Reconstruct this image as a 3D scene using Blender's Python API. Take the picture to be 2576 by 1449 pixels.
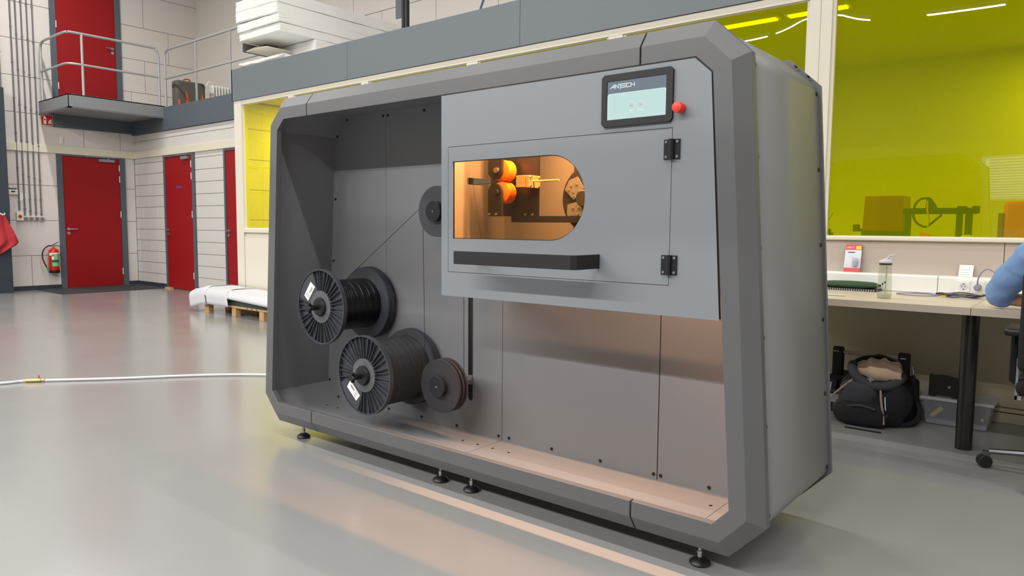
import bpy, bmesh, math, random
from mathutils import Vector, Matrix
random.seed(7)
S = bpy.context.scene
for o in list(bpy.data.objects): bpy.data.objects.remove(o)
PI = math.pi

# ---------------------------------------------------------------- camera
cam_d = bpy.data.cameras.new('camera'); cam = bpy.data.objects.new('camera', cam_d); S.collection.objects.link(cam)
S.camera = cam
cam_d.sensor_width = 36.0; cam_d.lens = 1820.34 / 2576 * 36.0; cam_d.clip_start = 0.05; cam_d.clip_end = 100
pit, rol, yaw = math.radians(4.8604), math.radians(0.4488), math.radians(50.8157)
fw = Vector((-math.cos(yaw)*math.cos(pit), math.sin(yaw)*math.cos(pit), -math.sin(pit)))
r0 = fw.cross(Vector((0, 0, 1))).normalized(); u0 = r0.cross(fw)
rt = math.cos(rol)*r0 + math.sin(rol)*u0; up = -math.sin(rol)*r0 + math.cos(rol)*u0
cam.matrix_world = Matrix(((rt.x, up.x, -fw.x, 0), (rt.y, up.y, -fw.y, 0), (rt.z, up.z, -fw.z, 1.2), (0, 0, 0, 1)))

# ---------------------------------------------------------------- world, exposure
S.view_settings.view_transform = 'Standard'; S.view_settings.look = 'None'
S.view_settings.exposure = 0.0; S.view_settings.gamma = 1.0; S.view_settings.use_curve_mapping = False
w = bpy.data.worlds.new('world'); S.world = w; w.use_nodes = True
w.node_tree.nodes['Background'].inputs[0].default_value = (0.8, 0.85, 0.9, 1)
w.node_tree.nodes['Background'].inputs[1].default_value = 0.3

# ---------------------------------------------------------------- lights of the hall (their housings are built further down)
HALL = []                                   # (x0, x1, y, z, watts)
for (a, b) in ((-.7, .7), (-2.57, -1.49), (-5.18, -3.61), (-7.27, -5.4), (-9.2, -7.6), (-11.0, -9.4), (-12.8, -11.2)):
    HALL.append((a, b, -3.7, 5.2, 150))
for (a, b) in ((2.6, 4.2), (.4, 2.0), (-1.6, 0.0), (-3.6, -2.0), (-5.6, -4.0), (-7.6, -6.0), (-9.6, -8.0), (-11.6, -10.0), (-13.6, -12.0)):
    HALL.append((a, b, 0.9, 5.0, 44))
for (a, b) in ((-1.0, 1.0), (-5.0, -3.0), (-9.0, -7.0), (-13.0, -11.0)):
    HALL.append((a, b, -7.0, 7.4, 210))
for (a, b) in ((-13.6, -12.0), (-11.4, -9.8), (-7.5, -5.9), (-4.5, -2.9)):
    HALL.append((a, b, 4.3, 6.4, 85))
for (a, b) in ((1.2, 2.8), (3.4, 5.0)):
    HALL.append((a, b, 3.4, 5.0, 60))
OFFICE = [(-3.6, -2.13, 5.93, 2.86, 34), (-2.03, -1.60, 5.93, 2.86, 12), (-.4, 1.0, 7.6, 2.86, 40), (-6.4, -4.9, 5.93, 2.86, 34), (-8.9, -7.4, 6.43, 2.86, 48)]  # last lamp is added to brighten the office behind the leftmost pane
LCOL = (1.0, 0.975, 0.945)
def area_light(name, loc, sx, sy, power, col, rot=(0, 0, 0)):
    l = bpy.data.lights.new(name, 'AREA'); l.shape = 'RECTANGLE'; l.size = sx; l.size_y = sy
    l.energy = power; l.color = col
    o = bpy.data.objects.new(name, l); S.collection.objects.link(o); o.location = loc; o.rotation_euler = rot
    return o
for (a, b, y, z, p) in HALL:
    area_light('tube_light', ((a+b)/2, y, z), b-a, 0.07, p, LCOL)
for (a, b, y, z, p) in OFFICE:
    area_light('tube_light', ((a+b)/2, y, z), b-a, 0.06, p, LCOL)
# warm strip inside the machine, behind the top of its front panel
area_light('led_strip_light', (-1.66, 2.372, 1.735), 1.0, 0.010, 58, (1.0, 0.57, 0.34), (0, 0, 0))

# ---------------------------------------------------------------- materials
def lin(c):
    c /= 255.0
    return c/12.92 if c <= 0.04045 else ((c+0.055)/1.055)**2.4
def C(r, g, b): return (lin(r), lin(g), lin(b), 1)
def mat(name, col, rough=.5, metal=0, var=0.0, vs=4.0, bump=0.0, bs=60.0, coat=0, alpha=1, trans=0, spec=.5, rvar=0, stretch=None):
    m = bpy.data.materials.new(name); m.use_nodes = True; nt = m.node_tree; p = nt.nodes['Principled BSDF']
    p.inputs['Base Color'].default_value = C(*col); p.inputs['Roughness'].default_value = rough
    p.inputs['Metallic'].default_value = metal; p.inputs['Coat Weight'].default_value = coat
    p.inputs['Alpha'].default_value = alpha; p.inputs['Transmission Weight'].default_value = trans
    p.inputs['Specular IOR Level'].default_value = spec
    tc = nt.nodes.new('ShaderNodeTexCoord'); mp = nt.nodes.new('ShaderNodeMapping')
    nt.links.new(tc.outputs['Object'], mp.inputs[0])
    if stretch: mp.inputs['Scale'].default_value = stretch
    if var or rvar:
        n = nt.nodes.new('ShaderNodeTexNoise'); n.inputs['Scale'].default_value = vs; n.inputs['Detail'].default_value = 5
        nt.links.new(mp.outputs[0], n.inputs['Vector'])
        if var:
            hs = nt.nodes.new('ShaderNodeMix'); hs.data_type = 'RGBA'
            c = C(*col); d = 1-var
            hs.inputs[6].default_value = (c[0]*d, c[1]*d, c[2]*d, 1)
            hs.inputs[7].default_value = (min(1, c[0]*(1+var)), min(1, c[1]*(1+var)), min(1, c[2]*(1+var)), 1)
            nt.links.new(n.outputs['Fac'], hs.inputs[0]); nt.links.new(hs.outputs[2], p.inputs['Base Color'])
        if rvar:
            mr = nt.nodes.new('ShaderNodeMapRange'); mr.inputs[3].default_value = rough-rvar; mr.inputs[4].default_value = rough+rvar
            nt.links.new(n.outputs['Fac'], mr.inputs[0]); nt.links.new(mr.outputs[0], p.inputs['Roughness'])
    if bump:
        n2 = nt.nodes.new('ShaderNodeTexNoise'); n2.inputs['Scale'].default_value = bs; n2.inputs['Detail'].default_value = 4
        nt.links.new(mp.outputs[0], n2.inputs['Vector'])
        bn = nt.nodes.new('ShaderNodeBump'); bn.inputs['Strength'].default_value = bump; bn.inputs['Distance'].default_value = 0.01
        nt.links.new(n2.outputs['Fac'], bn.inputs['Height']); nt.links.new(bn.outputs[0], p.inputs['Normal'])
    return m
def emat(name, col, s=1.0):
    m = bpy.data.materials.new(name); m.use_nodes = True; nt = m.node_tree; nt.nodes.clear()
    e = nt.nodes.new('ShaderNodeEmission'); o = nt.nodes.new('ShaderNodeOutputMaterial')
    e.inputs[0].default_value = C(*col); e.inputs[1].default_value = s; nt.links.new(e.outputs[0], o.inputs[0]); return m
def film(name, tint, ior=1.45, gl=1.0, rough=0.0, warp=0.0, haze=None):
    # clear coloured sheet: coloured see-through with a Fresnel reflection on top
    m = bpy.data.materials.new(name); m.use_nodes = True; nt = m.node_tree; nt.nodes.clear()
    o = nt.nodes.new('ShaderNodeOutputMaterial'); mx = nt.nodes.new('ShaderNodeMixShader')
    t = nt.nodes.new('ShaderNodeBsdfTransparent'); g = nt.nodes.new('ShaderNodeBsdfGlossy'); lw = nt.nodes.new('ShaderNodeLayerWeight'); lw.inputs[0].default_value = .5
    pw = nt.nodes.new('ShaderNodeMath'); pw.operation = 'POWER'; pw.inputs[1].default_value = 5
    f = nt.nodes.new('ShaderNodeMath'); f.operation = 'MULTIPLY_ADD'; f.inputs[1].default_value = .9; f.inputs[2].default_value = 1.3*((ior-1)/(ior+1))**2
    nt.links.new(lw.outputs['Facing'], pw.inputs[0]); nt.links.new(pw.outputs[0], f.inputs[0])
    t.inputs[0].default_value = (*tint, 1); g.inputs[0].default_value = (gl, gl, gl, 1); g.inputs[1].default_value = rough
    if warp:
        tc = nt.nodes.new('ShaderNodeTexCoord'); n = nt.nodes.new('ShaderNodeTexNoise'); n.inputs['Scale'].default_value = 0.7
        n.inputs['Detail'].default_value = 0
        b = nt.nodes.new('ShaderNodeBump'); b.inputs['Strength'].default_value = 1.0; b.inputs['Distance'].default_value = warp
        nt.links.new(tc.outputs['Object'], n.inputs['Vector']); nt.links.new(n.outputs['Fac'], b.inputs['Height'])
        nt.links.new(b.outputs[0], g.inputs['Normal'])
    tsh = t.outputs[0]
    if haze:
        df = nt.nodes.new('ShaderNodeBsdfDiffuse'); df.inputs[0].default_value = (*haze[1], 1); m2 = nt.nodes.new('ShaderNodeMixShader'); m2.inputs[0].default_value = haze[0]
        nt.links.new(t.outputs[0], m2.inputs[1]); nt.links.new(df.outputs[0], m2.inputs[2]); tsh = m2.outputs[0]
    nt.links.new(f.outputs[0], mx.inputs[0]); nt.links.new(tsh, mx.inputs[1]); nt.links.new(g.outputs[0], mx.inputs[2])
    nt.links.new(mx.outputs[0], o.inputs[0]); return m

mt = {}
mt['floor'] = mat('epoxy_floor', (143, 143, 142), .2, var=.03, vs=1.3, rvar=.05, spec=.85)
mt['paint'] = mat('machine_paint', (97, 99, 102), .42, bump=.05, bs=900, spec=.45)
mt['paint_light'] = mat('machine_paint_light', (127, 133, 138), .44, bump=.05, bs=900, spec=.4)
mt['paint_frame'] = mat('machine_frame_paint', (92, 93, 95), .42, bump=.05, bs=900, spec=.45)
mt['bodyside'] = mat('machine_side_paint', (124, 125, 124), .5, bump=.03, bs=700, spec=.5)
mt['tub'] = mat('machine_tub_paint', (120, 121, 124), .45, bump=.05, bs=900, spec=.4)
mt['black'] = mat('black_plastic', (22, 22, 25), .42, bump=.05, bs=300)
mt['blackmatte'] = mat('matte_black', (17, 18, 22), .6, bump=.05, bs=300)
mt['anod'] = mat('black_anodised', (34, 35, 40), .38, metal=.3)
mt['charcoal'] = mat('spool_plastic', (58, 61, 68), .55, var=.12, vs=8, bump=.08, bs=120)
mt['spoolhub'] = mat('spool_hub_plastic', (88, 90, 94), .5, var=.1, vs=20)
mt['disc'] = mat('dark_disc', (52, 53, 60), .55, bump=.05, bs=400)
mt['roller'] = mat('roller_plastic', (46, 44, 48), .5, bump=.05, bs=400)
mt['fibre1'] = mat('glossy_black_filament', (9, 9, 10), .26, bump=.6, bs=14, stretch=(.6, 8, .6))
mt['fibre2'] = mat('dull_black_filament', (42, 43, 46), .42, bump=.6, bs=30, stretch=(.3, 12, .3))
mt['zinc'] = mat('zinc_steel', (190, 192, 194), .3, metal=.9)
mt['alu'] = mat('aluminium', (176, 176, 174), .4, metal=.55, var=.08, vs=30)
mt['galv'] = mat('galvanised_steel', (150, 154, 156), .5, metal=.45, var=.14, vs=26)
mt['rail'] = mat('painted_rail_tube', (176, 179, 180), .4, metal=.35)
mt['screw'] = mat('screw_black', (18, 18, 18), .5)
mt['white'] = mat('white_plastic', (228, 228, 222), .45)
mt['sticker'] = mat('paper_sticker', (238, 238, 234), .7)
mt['ink'] = mat('printed_ink', (50, 50, 55), .7)
mt['red_btn'] = mat('red_button', (226, 58, 36), .45)
mt['wall'] = mat('painted_concrete_panel', (217, 211, 205), .75, var=.03, vs=3, bump=.15, bs=40)
mt['joint'] = mat('mortar_joint', (164, 156, 150), .9, bump=.2, bs=60)
mt['block'] = mat('painted_block', (208, 205, 199), .75, var=.03, vs=5, bump=.25, bs=50)
mt['dimwall'] = mat('grey_brown_wall', (118, 112, 106), .8, var=.03, vs=2)
mt['plain'] = mat('plain_plaster', (212, 208, 198), .8, var=.02, vs=2)
mt['red'] = mat('red_door_paint', (150, 12, 18), .5, var=.04, vs=3, bump=.05, bs=100, spec=.35)
mt['bluef'] = mat('fascia_blue_grey', (104, 113, 120), .45, var=.02, vs=3, spec=.5)
mt['blue'] = mat('blue_grey_paint', (86, 95, 104), .5, var=.03, vs=3, spec=.4)
mt['bluedk'] = mat('dark_blue_grey_paint', (52, 62, 72), .5, var=.05, vs=3, spec=.4)
mt['cream'] = mat('cream_lacquer', (220, 214, 198), .5, var=.01, vs=3)
mt['creamtrim'] = mat('cream_trim', (222, 215, 196), .55)
mt['taupe'] = mat('taupe_panel', (186, 172, 160), .6, var=.02, vs=4)
mt['underdesk'] = mat('beige_wall_panel', (186, 178, 152), .6, var=.02, vs=4)
mt['ceil'] = mat('hall_ceiling_paint', (96, 94, 92), .8)
mt['yellow'] = film('yellow_film_glass', (.90, .80, .0), 1.5, warp=.0, haze=(.12, (.8, .72, 0)))
mt['yellow2'] = film('yellow_film_glass_wavy', (.72, .67, .0), 1.5, warp=.006, haze=(.25, (.38, .48, 0)))
mt['amber'] = film('amber_acrylic', (1.0, .83, .56), 1.45, gl=.8)
mt['office'] = mat('office_paint', (205, 205, 200), .8)
mt['conduit'] = mat('grey_conduit', (112, 110, 116), .5)
mt['mat'] = mat('rubber_mat', (58, 56, 58), .9, bump=.5, bs=200)
mt['foam'] = mat('polystyrene', (240, 240, 236), .8, bump=.35, bs=180)
mt['wrap'] = mat('foam_wrap', (212, 213, 217), .6, bump=.1, bs=60, alpha=.93)
mt['wood'] = mat('pallet_wood', (196, 158, 110), .75, var=.18, vs=14, stretch=(1, 6, 6), bump=.2, bs=50)
mt['green'] = mat('dark_green_sheet', (46, 66, 60), .45)
mt['hose'] = mat('white_hose', (206, 206, 214), .4)
mt['brass'] = mat('brass_fitting', (176, 160, 110), .35, metal=.7)
mt['desk'] = mat('desk_laminate', (214, 202, 188), .35, var=.02, vs=5)
mt['deskedge'] = mat('desk_edge_band', (196, 182, 168), .45)
mt['leg'] = mat('desk_leg_black', (30, 29, 30), .3)
mt['fabric_bk'] = mat('black_nylon', (24, 24, 27), .85, bump=.5, bs=150)
mt['fabric_gy'] = mat('grey_nylon', (58, 58, 64), .8, bump=.4, bs=150, var=.1, vs=12)
mt['fabric_beige'] = mat('beige_cloth', (182, 158, 138), .85, bump=.3, bs=40, var=.1, vs=10)
mt['strap'] = mat('light_strap', (150, 138, 128), .8)
mt['clearbin'] = mat('clear_plastic_bin', (205, 206, 220), .3, alpha=.38)
mt['binlid'] = mat('frosted_plastic', (214, 213, 220), .4, alpha=.92)
mt['shirt'] = mat('light_blue_shirt', (128, 160, 210), .85, var=.07, vs=9, bump=.4, bs=22)
mt['skin'] = mat('skin', (205, 150, 118), .5)
mt['hair'] = mat('hair', (60, 44, 32), .7, bump=.6, bs=90)
mt['trouser'] = mat('dark_trousers', (38, 42, 56), .85)
mt['shoe'] = mat('shoe_leather', (30, 26, 24), .5)
mt['eye'] = mat('eye', (30, 28, 28), .3)
mt['chrome'] = mat('brushed_chrome', (105, 105, 108), .35, metal=.95)
mt['redcloth'] = mat('red_cloth', (176, 48, 54), .9, bump=.5, bs=40, var=.1, vs=8)
mt['extred'] = mat('extinguisher_red', (214, 26, 22), .3)
mt['signred'] = mat('sign_red', (190, 22, 30), .5)
mt['signwhite'] = mat('sign_white', (236, 232, 214), .5)
mt['labelgreen'] = mat('label_green', (70, 176, 92), .5)
mt['labelblue'] = mat('label_violet', (92, 60, 140), .5)
mt['orange'] = mat('orange_rubber', (240, 120, 20), .5)
mt['tan'] = mat('tan_machined_plastic', (156, 124, 88), .5)
mt['greyplate'] = mat('grey_plate', (104, 108, 110), .4, metal=.4)
mt['tube'] = mat('cream_tube', (200, 180, 110), .4)
mt['mdf'] = mat('dark_tray', (70, 74, 84), .5)
mt['lampw'] = mat('lamp_housing', (220, 220, 218), .5)
mt['bottle'] = film('clear_bottle', (.86, .88, .80), 1.4)
mt['pgreen'] = mat('green_pouch', (48, 74, 50), .8, bump=.3, bs=60)
mt['orangefabric'] = mat('orange_panel', (230, 90, 30), .8)
mt['suit'] = mat('suitcase_fabric', (88, 86, 82), .85, bump=.3, bs=120)
mt['packred'] = mat('pack_red', (206, 40, 48), .35)
mt['packyellow'] = mat('pack_yellow', (230, 210, 40), .5)
mt['packgrey'] = mat('pack_grey', (176, 178, 186), .2)
mt['brownbox'] = mat('brown_acrylic', (150, 96, 50), .3, alpha=.85)
mt['dkmach'] = mat('dark_machinery', (40, 60, 46), .5)
mt['knobred'] = mat('switch_red', (200, 40, 20), .4)
mt['knoby'] = mat('switch_yellow', (240, 200, 40), .4)
mt['wire'] = mat('thin_black_wire', (16, 16, 18), .5)
mt['cable'] = mat('grey_cable', (140, 136, 156), .5)
mt['duct'] = mat('steel_duct', (120, 122, 120), .5, metal=.5, var=.2, vs=12)
mt['rustwood'] = mat('dark_timber', (120, 84, 66), .8, var=.3, vs=20)
mt['screenhdr'] = emat('screen_header', (122, 132, 142), 1.0)
mt['screenbody'] = emat('screen_body', (198, 226, 222), 1.0)
mt['screenlogo'] = emat('screen_logo', (222, 236, 238), 1.0)
mt['screenring'] = emat('screen_icon', (90, 108, 112), 1.0)
mt['screenwhite'] = emat('screen_white', (240, 252, 250), 1.0)
mt['daylight'] = emat('daylight_pane', (245, 250, 255), 2.5)
mt['tubeglow'] = emat('lamp_diffuser', (255, 250, 240), 5.0)
mt['blind'] = mat('blind_slat', (225, 225, 220), .5)

# ---------------------------------------------------------------- object helpers
def link(o): S.collection.objects.link(o); return o
def tag(o, label=None, cat=None, group=None, kind=None):
    if label: o['label'] = label
    if cat: o['category'] = cat
    if group: o['group'] = group
    if kind: o['kind'] = kind
    return o
def thing(name, label, cat, loc=(0, 0, 0), group=None):
    return tag(link(bpy.data.objects.new(name, None)), label, cat, group) if loc is None else _th(name, label, cat, loc, group)
def _th(name, label, cat, loc, group):
    o = link(bpy.data.objects.new(name, None)); o.location = loc; o.empty_display_size = .05
    return tag(o, label, cat, group)
def wloc(o):
    v = Vector((0, 0, 0))
    while o: v += Vector(o.location); o = o.parent
    return v
def ob(name, bm, m, parent=None, smooth=False, bevel=0, label=None, kind=None, origin=None, segs=2):
    if not isinstance(bm, bmesh.types.BMesh): me = bm
    else:
        off = wloc(parent) if parent else Vector((0, 0, 0))
        if origin is not None: off = Vector(origin)
        if off.length: bmesh.ops.translate(bm, verts=bm.verts, vec=-off)
        bmesh.ops.recalc_face_normals(bm, faces=bm.faces)
        me = bpy.data.meshes.new(name); bm.to_mesh(me); bm.free()
        me.materials.append(mt[m] if isinstance(m, str) else m)
    o = link(bpy.data.objects.new(name, me))
    if origin is not None: o.location = Vector(origin) - (wloc(parent) if parent else Vector((0, 0, 0)))
    if smooth:
        for p in me.polygons: p.use_smooth = True
        try: me.set_sharp_from_angle(angle=math.radians(38))
        except Exception: pass
    if parent: o.parent = parent
    if bevel:
        b = o.modifiers.new('bevel', 'BEVEL'); b.width = bevel; b.segments = segs; b.limit_method = 'ANGLE'; b.angle_limit = math.radians(40)
    if label: o['label'] = label
    if kind: o['kind'] = kind
    return o
def copy_tree(o, parent=None, dloc=None):
    c = o.copy(); link(c); c.parent = parent
    if dloc is not None: c.location = Vector(o.location)+Vector(dloc)
    for ch in o.children: copy_tree(ch, c)
    return c
def B(): return bmesh.new()
def box(bm, x0, x1, y0, y1, z0, z1):
    vs = [bm.verts.new((x, y, z)) for x in (x0, x1) for y in (y0, y1) for z in (z0, z1)]
    for f in ((0, 1, 3, 2), (4, 6, 7, 5), (0, 4, 5, 1), (2, 3, 7, 6), (0, 2, 6, 4), (1, 5, 7, 3)):
        bm.faces.new([vs[i] for i in f])
    return bm
def bx(*a): return box(B(), *a)
def cyl(bm, p, q, r, seg=16, r2=None):
    p = Vector(p); q = Vector(q); d = (q-p); L = d.length; r2 = r if r2 is None else r2
    ax = d.normalized(); t = Vector((0, 0, 1)) if abs(ax.z) < .9 else Vector((1, 0, 0))
    a = ax.cross(t).normalized(); b = ax.cross(a)
    A = [bm.verts.new(p+r*(math.cos(2*PI*i/seg)*a+math.sin(2*PI*i/seg)*b)) for i in range(seg)]
    D = [bm.verts.new(q+r2*(math.cos(2*PI*i/seg)*a+math.sin(2*PI*i/seg)*b)) for i in range(seg)]
    for i in range(seg): bm.faces.new((A[i], A[(i+1) % seg], D[(i+1) % seg], D[i]))
    bm.faces.new(A[::-1]); bm.faces.new(D); return bm
def cy(*a, **k): return cyl(B(), *a, **k)
def tube(bm, pts, r, seg=8, closed=False):
    pts = [Vector(p) for p in pts]; n = len(pts); rings = []; prev = None
    for i, p in enumerate(pts):
        d = (pts[(i+1) % n]-pts[i-1]) if closed else (pts[min(i+1, n-1)]-pts[max(i-1, 0)])
        d.normalize()
        if prev is None:
            t = Vector((0, 0, 1)) if abs(d.z) < .9 else Vector((1, 0, 0)); a = d.cross(t).normalized()
        else: a = (prev-prev.dot(d)*d).normalized()
        prev = a; b = d.cross(a)
        rings.append([bm.verts.new(p+r*(math.cos(2*PI*k/seg)*a+math.sin(2*PI*k/seg)*b)) for k in range(seg)])
    m = n if closed else n-1
    for i in range(m):
        A = rings[i]; D = rings[(i+1) % n]
        for k in range(seg): bm.faces.new((A[k], A[(k+1) % seg], D[(k+1) % seg], D[k]))
    if not closed: bm.faces.new(rings[0][::-1]); bm.faces.new(rings[-1])
    return bm
def tb(*a, **k): return tube(B(), *a, **k)
def smoothpath(pts, n=6):
    P = [Vector(p) for p in pts]; o = []
    for i in range(len(P)-1):
        a = P[max(i-1, 0)]; b = P[i]; c = P[i+1]; d = P[min(i+2, len(P)-1)]
        for k in range(n):
            t = k/n; o.append(.5*((2*b)+(-a+c)*t+(2*a-5*b+4*c-d)*t*t+(-a+3*b-3*c+d)*t**3))
    o.append(P[-1]); return o
def prism(bm, poly, a0, a1, axis='y', holes=()):
    # poly: 2D points; axis y -> (x,z), x -> (y,z), z -> (x,y); solid between a0 and a1, with holes
    def P(u, v, a): return {'y': (u, a, v), 'x': (a, u, v), 'z': (u, v, a)}[axis]
    if not holes:
        A = [bm.verts.new(P(u, v, a0)) for u, v in poly]; D = [bm.verts.new(P(u, v, a1)) for u, v in poly]; n = len(poly)
        bm.faces.new(A); bm.faces.new(D[::-1])
        for i in range(n): bm.faces.new((A[i], A[(i+1) % n], D[(i+1) % n], D[i]))
        return bm
    t = B(); es = []
    for loop in [poly]+list(holes):
        vs = [t.verts.new(P(u, v, a0)) for u, v in loop]
        for i in range(len(vs)): es.append(t.edges.new((vs[i], vs[(i+1) % len(vs)])))
    bmesh.ops.triangle_fill(t, use_beauty=True, edges=es)
    me = bpy.data.meshes.new('tmp'); t.to_mesh(me); t.free()
    base = [bm.verts.new(v.co) for v in me.vertices]
    d = Vector(P(0, 0, a1))-Vector(P(0, 0, a0)); top = [bm.verts.new(v.co+d) for v in me.vertices]
    cnt = {}
    for p in me.polygons:
        vs = list(p.vertices); bm.faces.new([base[i] for i in vs]); bm.faces.new([top[i] for i in vs][::-1])
        for i in range(len(vs)):
            k = (min(vs[i], vs[(i+1) % len(vs)]), max(vs[i], vs[(i+1) % len(vs)])); cnt[k] = cnt.get(k, 0)+1
    for (i, j), c in cnt.items():
        if c == 1: bm.faces.new((base[i], base[j], top[j], top[i]))
    bpy.data.meshes.remove(me); return bm
def pr(*a, **k): return prism(B(), *a, **k)
def lathe(bm, c, prof, seg=40, axis='y', close=False):
    # prof: (radius, position along the axis) points; rotated around the axis through c
    rings = []
    for r, h in prof:
        ring = []
        for i in range(seg):
            a = 2*PI*i/seg; u, v = r*math.cos(a), r*math.sin(a)
            ring.append(bm.verts.new({'y': (c[0]+u, c[1]+h, c[2]+v), 'z': (c[0]+u, c[1]+v, c[2]+h), 'x': (c[0]+h, c[1]+u, c[2]+v)}[axis]))
        rings.append(ring)
    n = len(rings)
    for i in range(n if close else n-1):
        A = rings[i]; D = rings[(i+1) % n]
        for k in range(seg): bm.faces.new((A[k], A[(k+1) % seg], D[(k+1) % seg], D[k]))
    if not close: bm.faces.new(rings[0][::-1]); bm.faces.new(rings[-1])
    return bm
def la(*a, **k): return lathe(B(), *a, **k)
def circ(cx, cz, r, n=24, a0=0, a1=2*PI, end=False):
    return [(cx+r*math.cos(a0+(a1-a0)*i/(n if not end else n-1)), cz+r*math.sin(a0+(a1-a0)*i/(n if not end else n-1))) for i in range(n)]
def blob(bm, c, r, seg=16, rings=10, fn=None):
    c = Vector(c); V = []
    for j in range(rings+1):
        th = PI*j/rings; row = []
        for i in range(seg):
            ph = 2*PI*i/seg; d = Vector((math.sin(th)*math.cos(ph), math.sin(th)*math.sin(ph), math.cos(th)))
            k = fn(d) if fn else 1
            row.append(bm.verts.new(c+Vector((d.x*r[0], d.y*r[1], d.z*r[2]))*k))
        V.append(row)
    for j in range(rings):
        for i in range(seg): bm.faces.new((V[j][i], V[j+1][i], V[j+1][(i+1) % seg], V[j][(i+1) % seg]))
    bmesh.ops.remove_doubles(bm, verts=bm.verts, dist=1e-5); return bm
def text(name, s, size, loc, rot, m, parent, align='LEFT'):
    c = bpy.data.curves.new('t', 'FONT'); c.body = s; c.size = size; c.align_x = align; c.extrude = .0003
    t = bpy.data.objects.new('t', c); link(t)
    dg = bpy.context.evaluated_depsgraph_get(); me = bpy.data.meshes.new_from_object(t.evaluated_get(dg))
    bpy.data.objects.remove(t); me.materials.clear(); me.materials.append(mt[m])
    o = link(bpy.data.objects.new(name, me)); o.parent = parent
    o.location = Vector(loc)-(wloc(parent) if parent else Vector((0, 0, 0))); o.rotation_euler = rot; return o
RY = (PI/2, 0, 0)          # text facing -Y
RX = (PI/2, 0, PI/2)       # text facing +X

# ================================================================ SETTING
XL, YF, YN = -14.75, 6.40, 5.40        # left wall, far wall, window wall
XR, YB, ZC = 7.0, -12.0, 7.6
b_ = bx(XL-.3, XR+.3, YB-.3, 12.0, -.1, 0); ob('floor', b_, 'floor', kind='structure', label='light grey glossy epoxy hall floor')
ob('ceiling', bx(XL-.3, XR+.3, YB-.3, 8.0, ZC, ZC+.1), 'ceil', kind='structure')
wl = ob('wall_left', bx(XL-.3, XL-.012, YB, 7.75, 0, ZC), 'joint', kind='structure')
wf = ob('wall_far', bx(XL, -9.36, YF+.012, YF+.15, 0, 2.9), 'joint', kind='structure')
wb = ob('wall_back', bx(XL-.3, XR, 7.762, 8.0, 3.3, ZC), 'joint', kind='structure')
ob('wall_right', bx(XR, XR+.2, YB, 12.0, 0, ZC), 'wall', kind='structure')
wopp = ob('wall_front', bx(XL-.3, XR+.3, YB-.2, YB, 0, ZC), 'dimwall', kind='structure')
# concrete panels of the left wall: parts of the wall, joints between them
def block_mesh(w, h, d, m, nm='block'):
    bm = bx(-w/2, w/2, -d, 0, 0, h); bmesh.ops.bevel(bm, geom=bm.edges, offset=.004, segments=1, affect='EDGES')
    bmesh.ops.recalc_face_normals(bm, faces=bm.faces)
    me = bpy.data.meshes.new(nm); bm.to_mesh(me); bm.free(); me.materials.append(mt[m]); return me
cache = {}
def lay_block(parent, w, h, m, loc, rz):
    k = (round(w, 3), round(h, 3), m)
    if k not in cache: cache[k] = block_mesh(w, h, .012, m)
    o = link(bpy.data.objects.new('block', cache[k])); o.parent = parent; o.location = loc; o.rotation_euler = (0, 0, rz)
G = .008; GV = .003
# left wall faces +X ; doorway holes: lower door y 5.03-6.21 z<2.45 ; upper door y 5.02-6.22 z>3.3
rows = [(i*.625-.012 if i else 0, (i+1)*.625-.012) for i in range(11)]
seams_l = {0: [4.57], 1: [3.2], 2: [4.3-1.2, 6.9], 3: [3.6], 4: [5.51, 6.15], 5: [4.9-1.3, 6.39], 6: [3.9, 6.66], 7: [2.9, 7.14], 8: [3.8, 6.66], 9: [4.4, 7.0], 10: [3.5, 6.5]}
def clip_rect(rects, hole):
    o = []
    for (a, b, c, d) in rects:
        h0, h1, h2, h3 = hole
        if h0 >= b or h1 <= a or h2 >= d or h3 <= c: o.append((a, b, c, d)); continue
        if h0 > a: o.append((a, h0, c, d))
        if h1 < b: o.append((h1, b, c, d))
        a2, b2 = max(a, h0), min(b, h1)
        if h2 > c: o.append((a2, b2, c, h2))
        if h3 < d: o.append((a2, b2, h3, d))
    return o
for i, (z0, z1) in enumerate(rows):
    ymax = YF if z1 < 2.9 else 7.75
    cuts = sorted([0.5, 1.7, 2.3 if i % 2 else 2.0]+[s for s in seams_l.get(i, []) if s < ymax]+[ymax])
    cuts = [-1.9+(.6 if i % 2 else 0)]+cuts
    for a, b in zip(cuts, cuts[1:]):
        if b-a < .15: continue
        for (p, q, r, s) in clip_rect(clip_rect([(a+G/2, b-G/2, z0+G/2, z1-G/2)], (5.03, 6.21, -1, 2.45)), (5.02, 6.22, 3.3, 5.55)):
            if q-p < .03 or s-r < .03: continue
            lay_block(wl, q-p, s-r, 'wall', (XL-.012, (p+q)/2, r), PI/2)
# far wall courses (faces -Y)
for i in range(14):
    z0 = .042+i*.21-.0; z1 = z0+.21
    if i == 0: z0 = 0.0
    x = XL - (.0 if i % 2 else .3)
    while x < -9.4:
        xe = x+.60
        for (p, q, r, s) in clip_rect(clip_rect([(max(x, XL)+G/2, min(xe, -9.36)-G/2, z0+G/2, min(z1, 2.9)-G/2)], (-13.52, -12.39, -1, 2.44)), (-11.40, -10.25, -1, 2.44)):
            if q-p > .03 and s-r > .03: lay_block(wf, q-p+G-GV, s-r, 'block', ((p+q)/2, YF+.012, r), 0)
        x = xe
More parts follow.
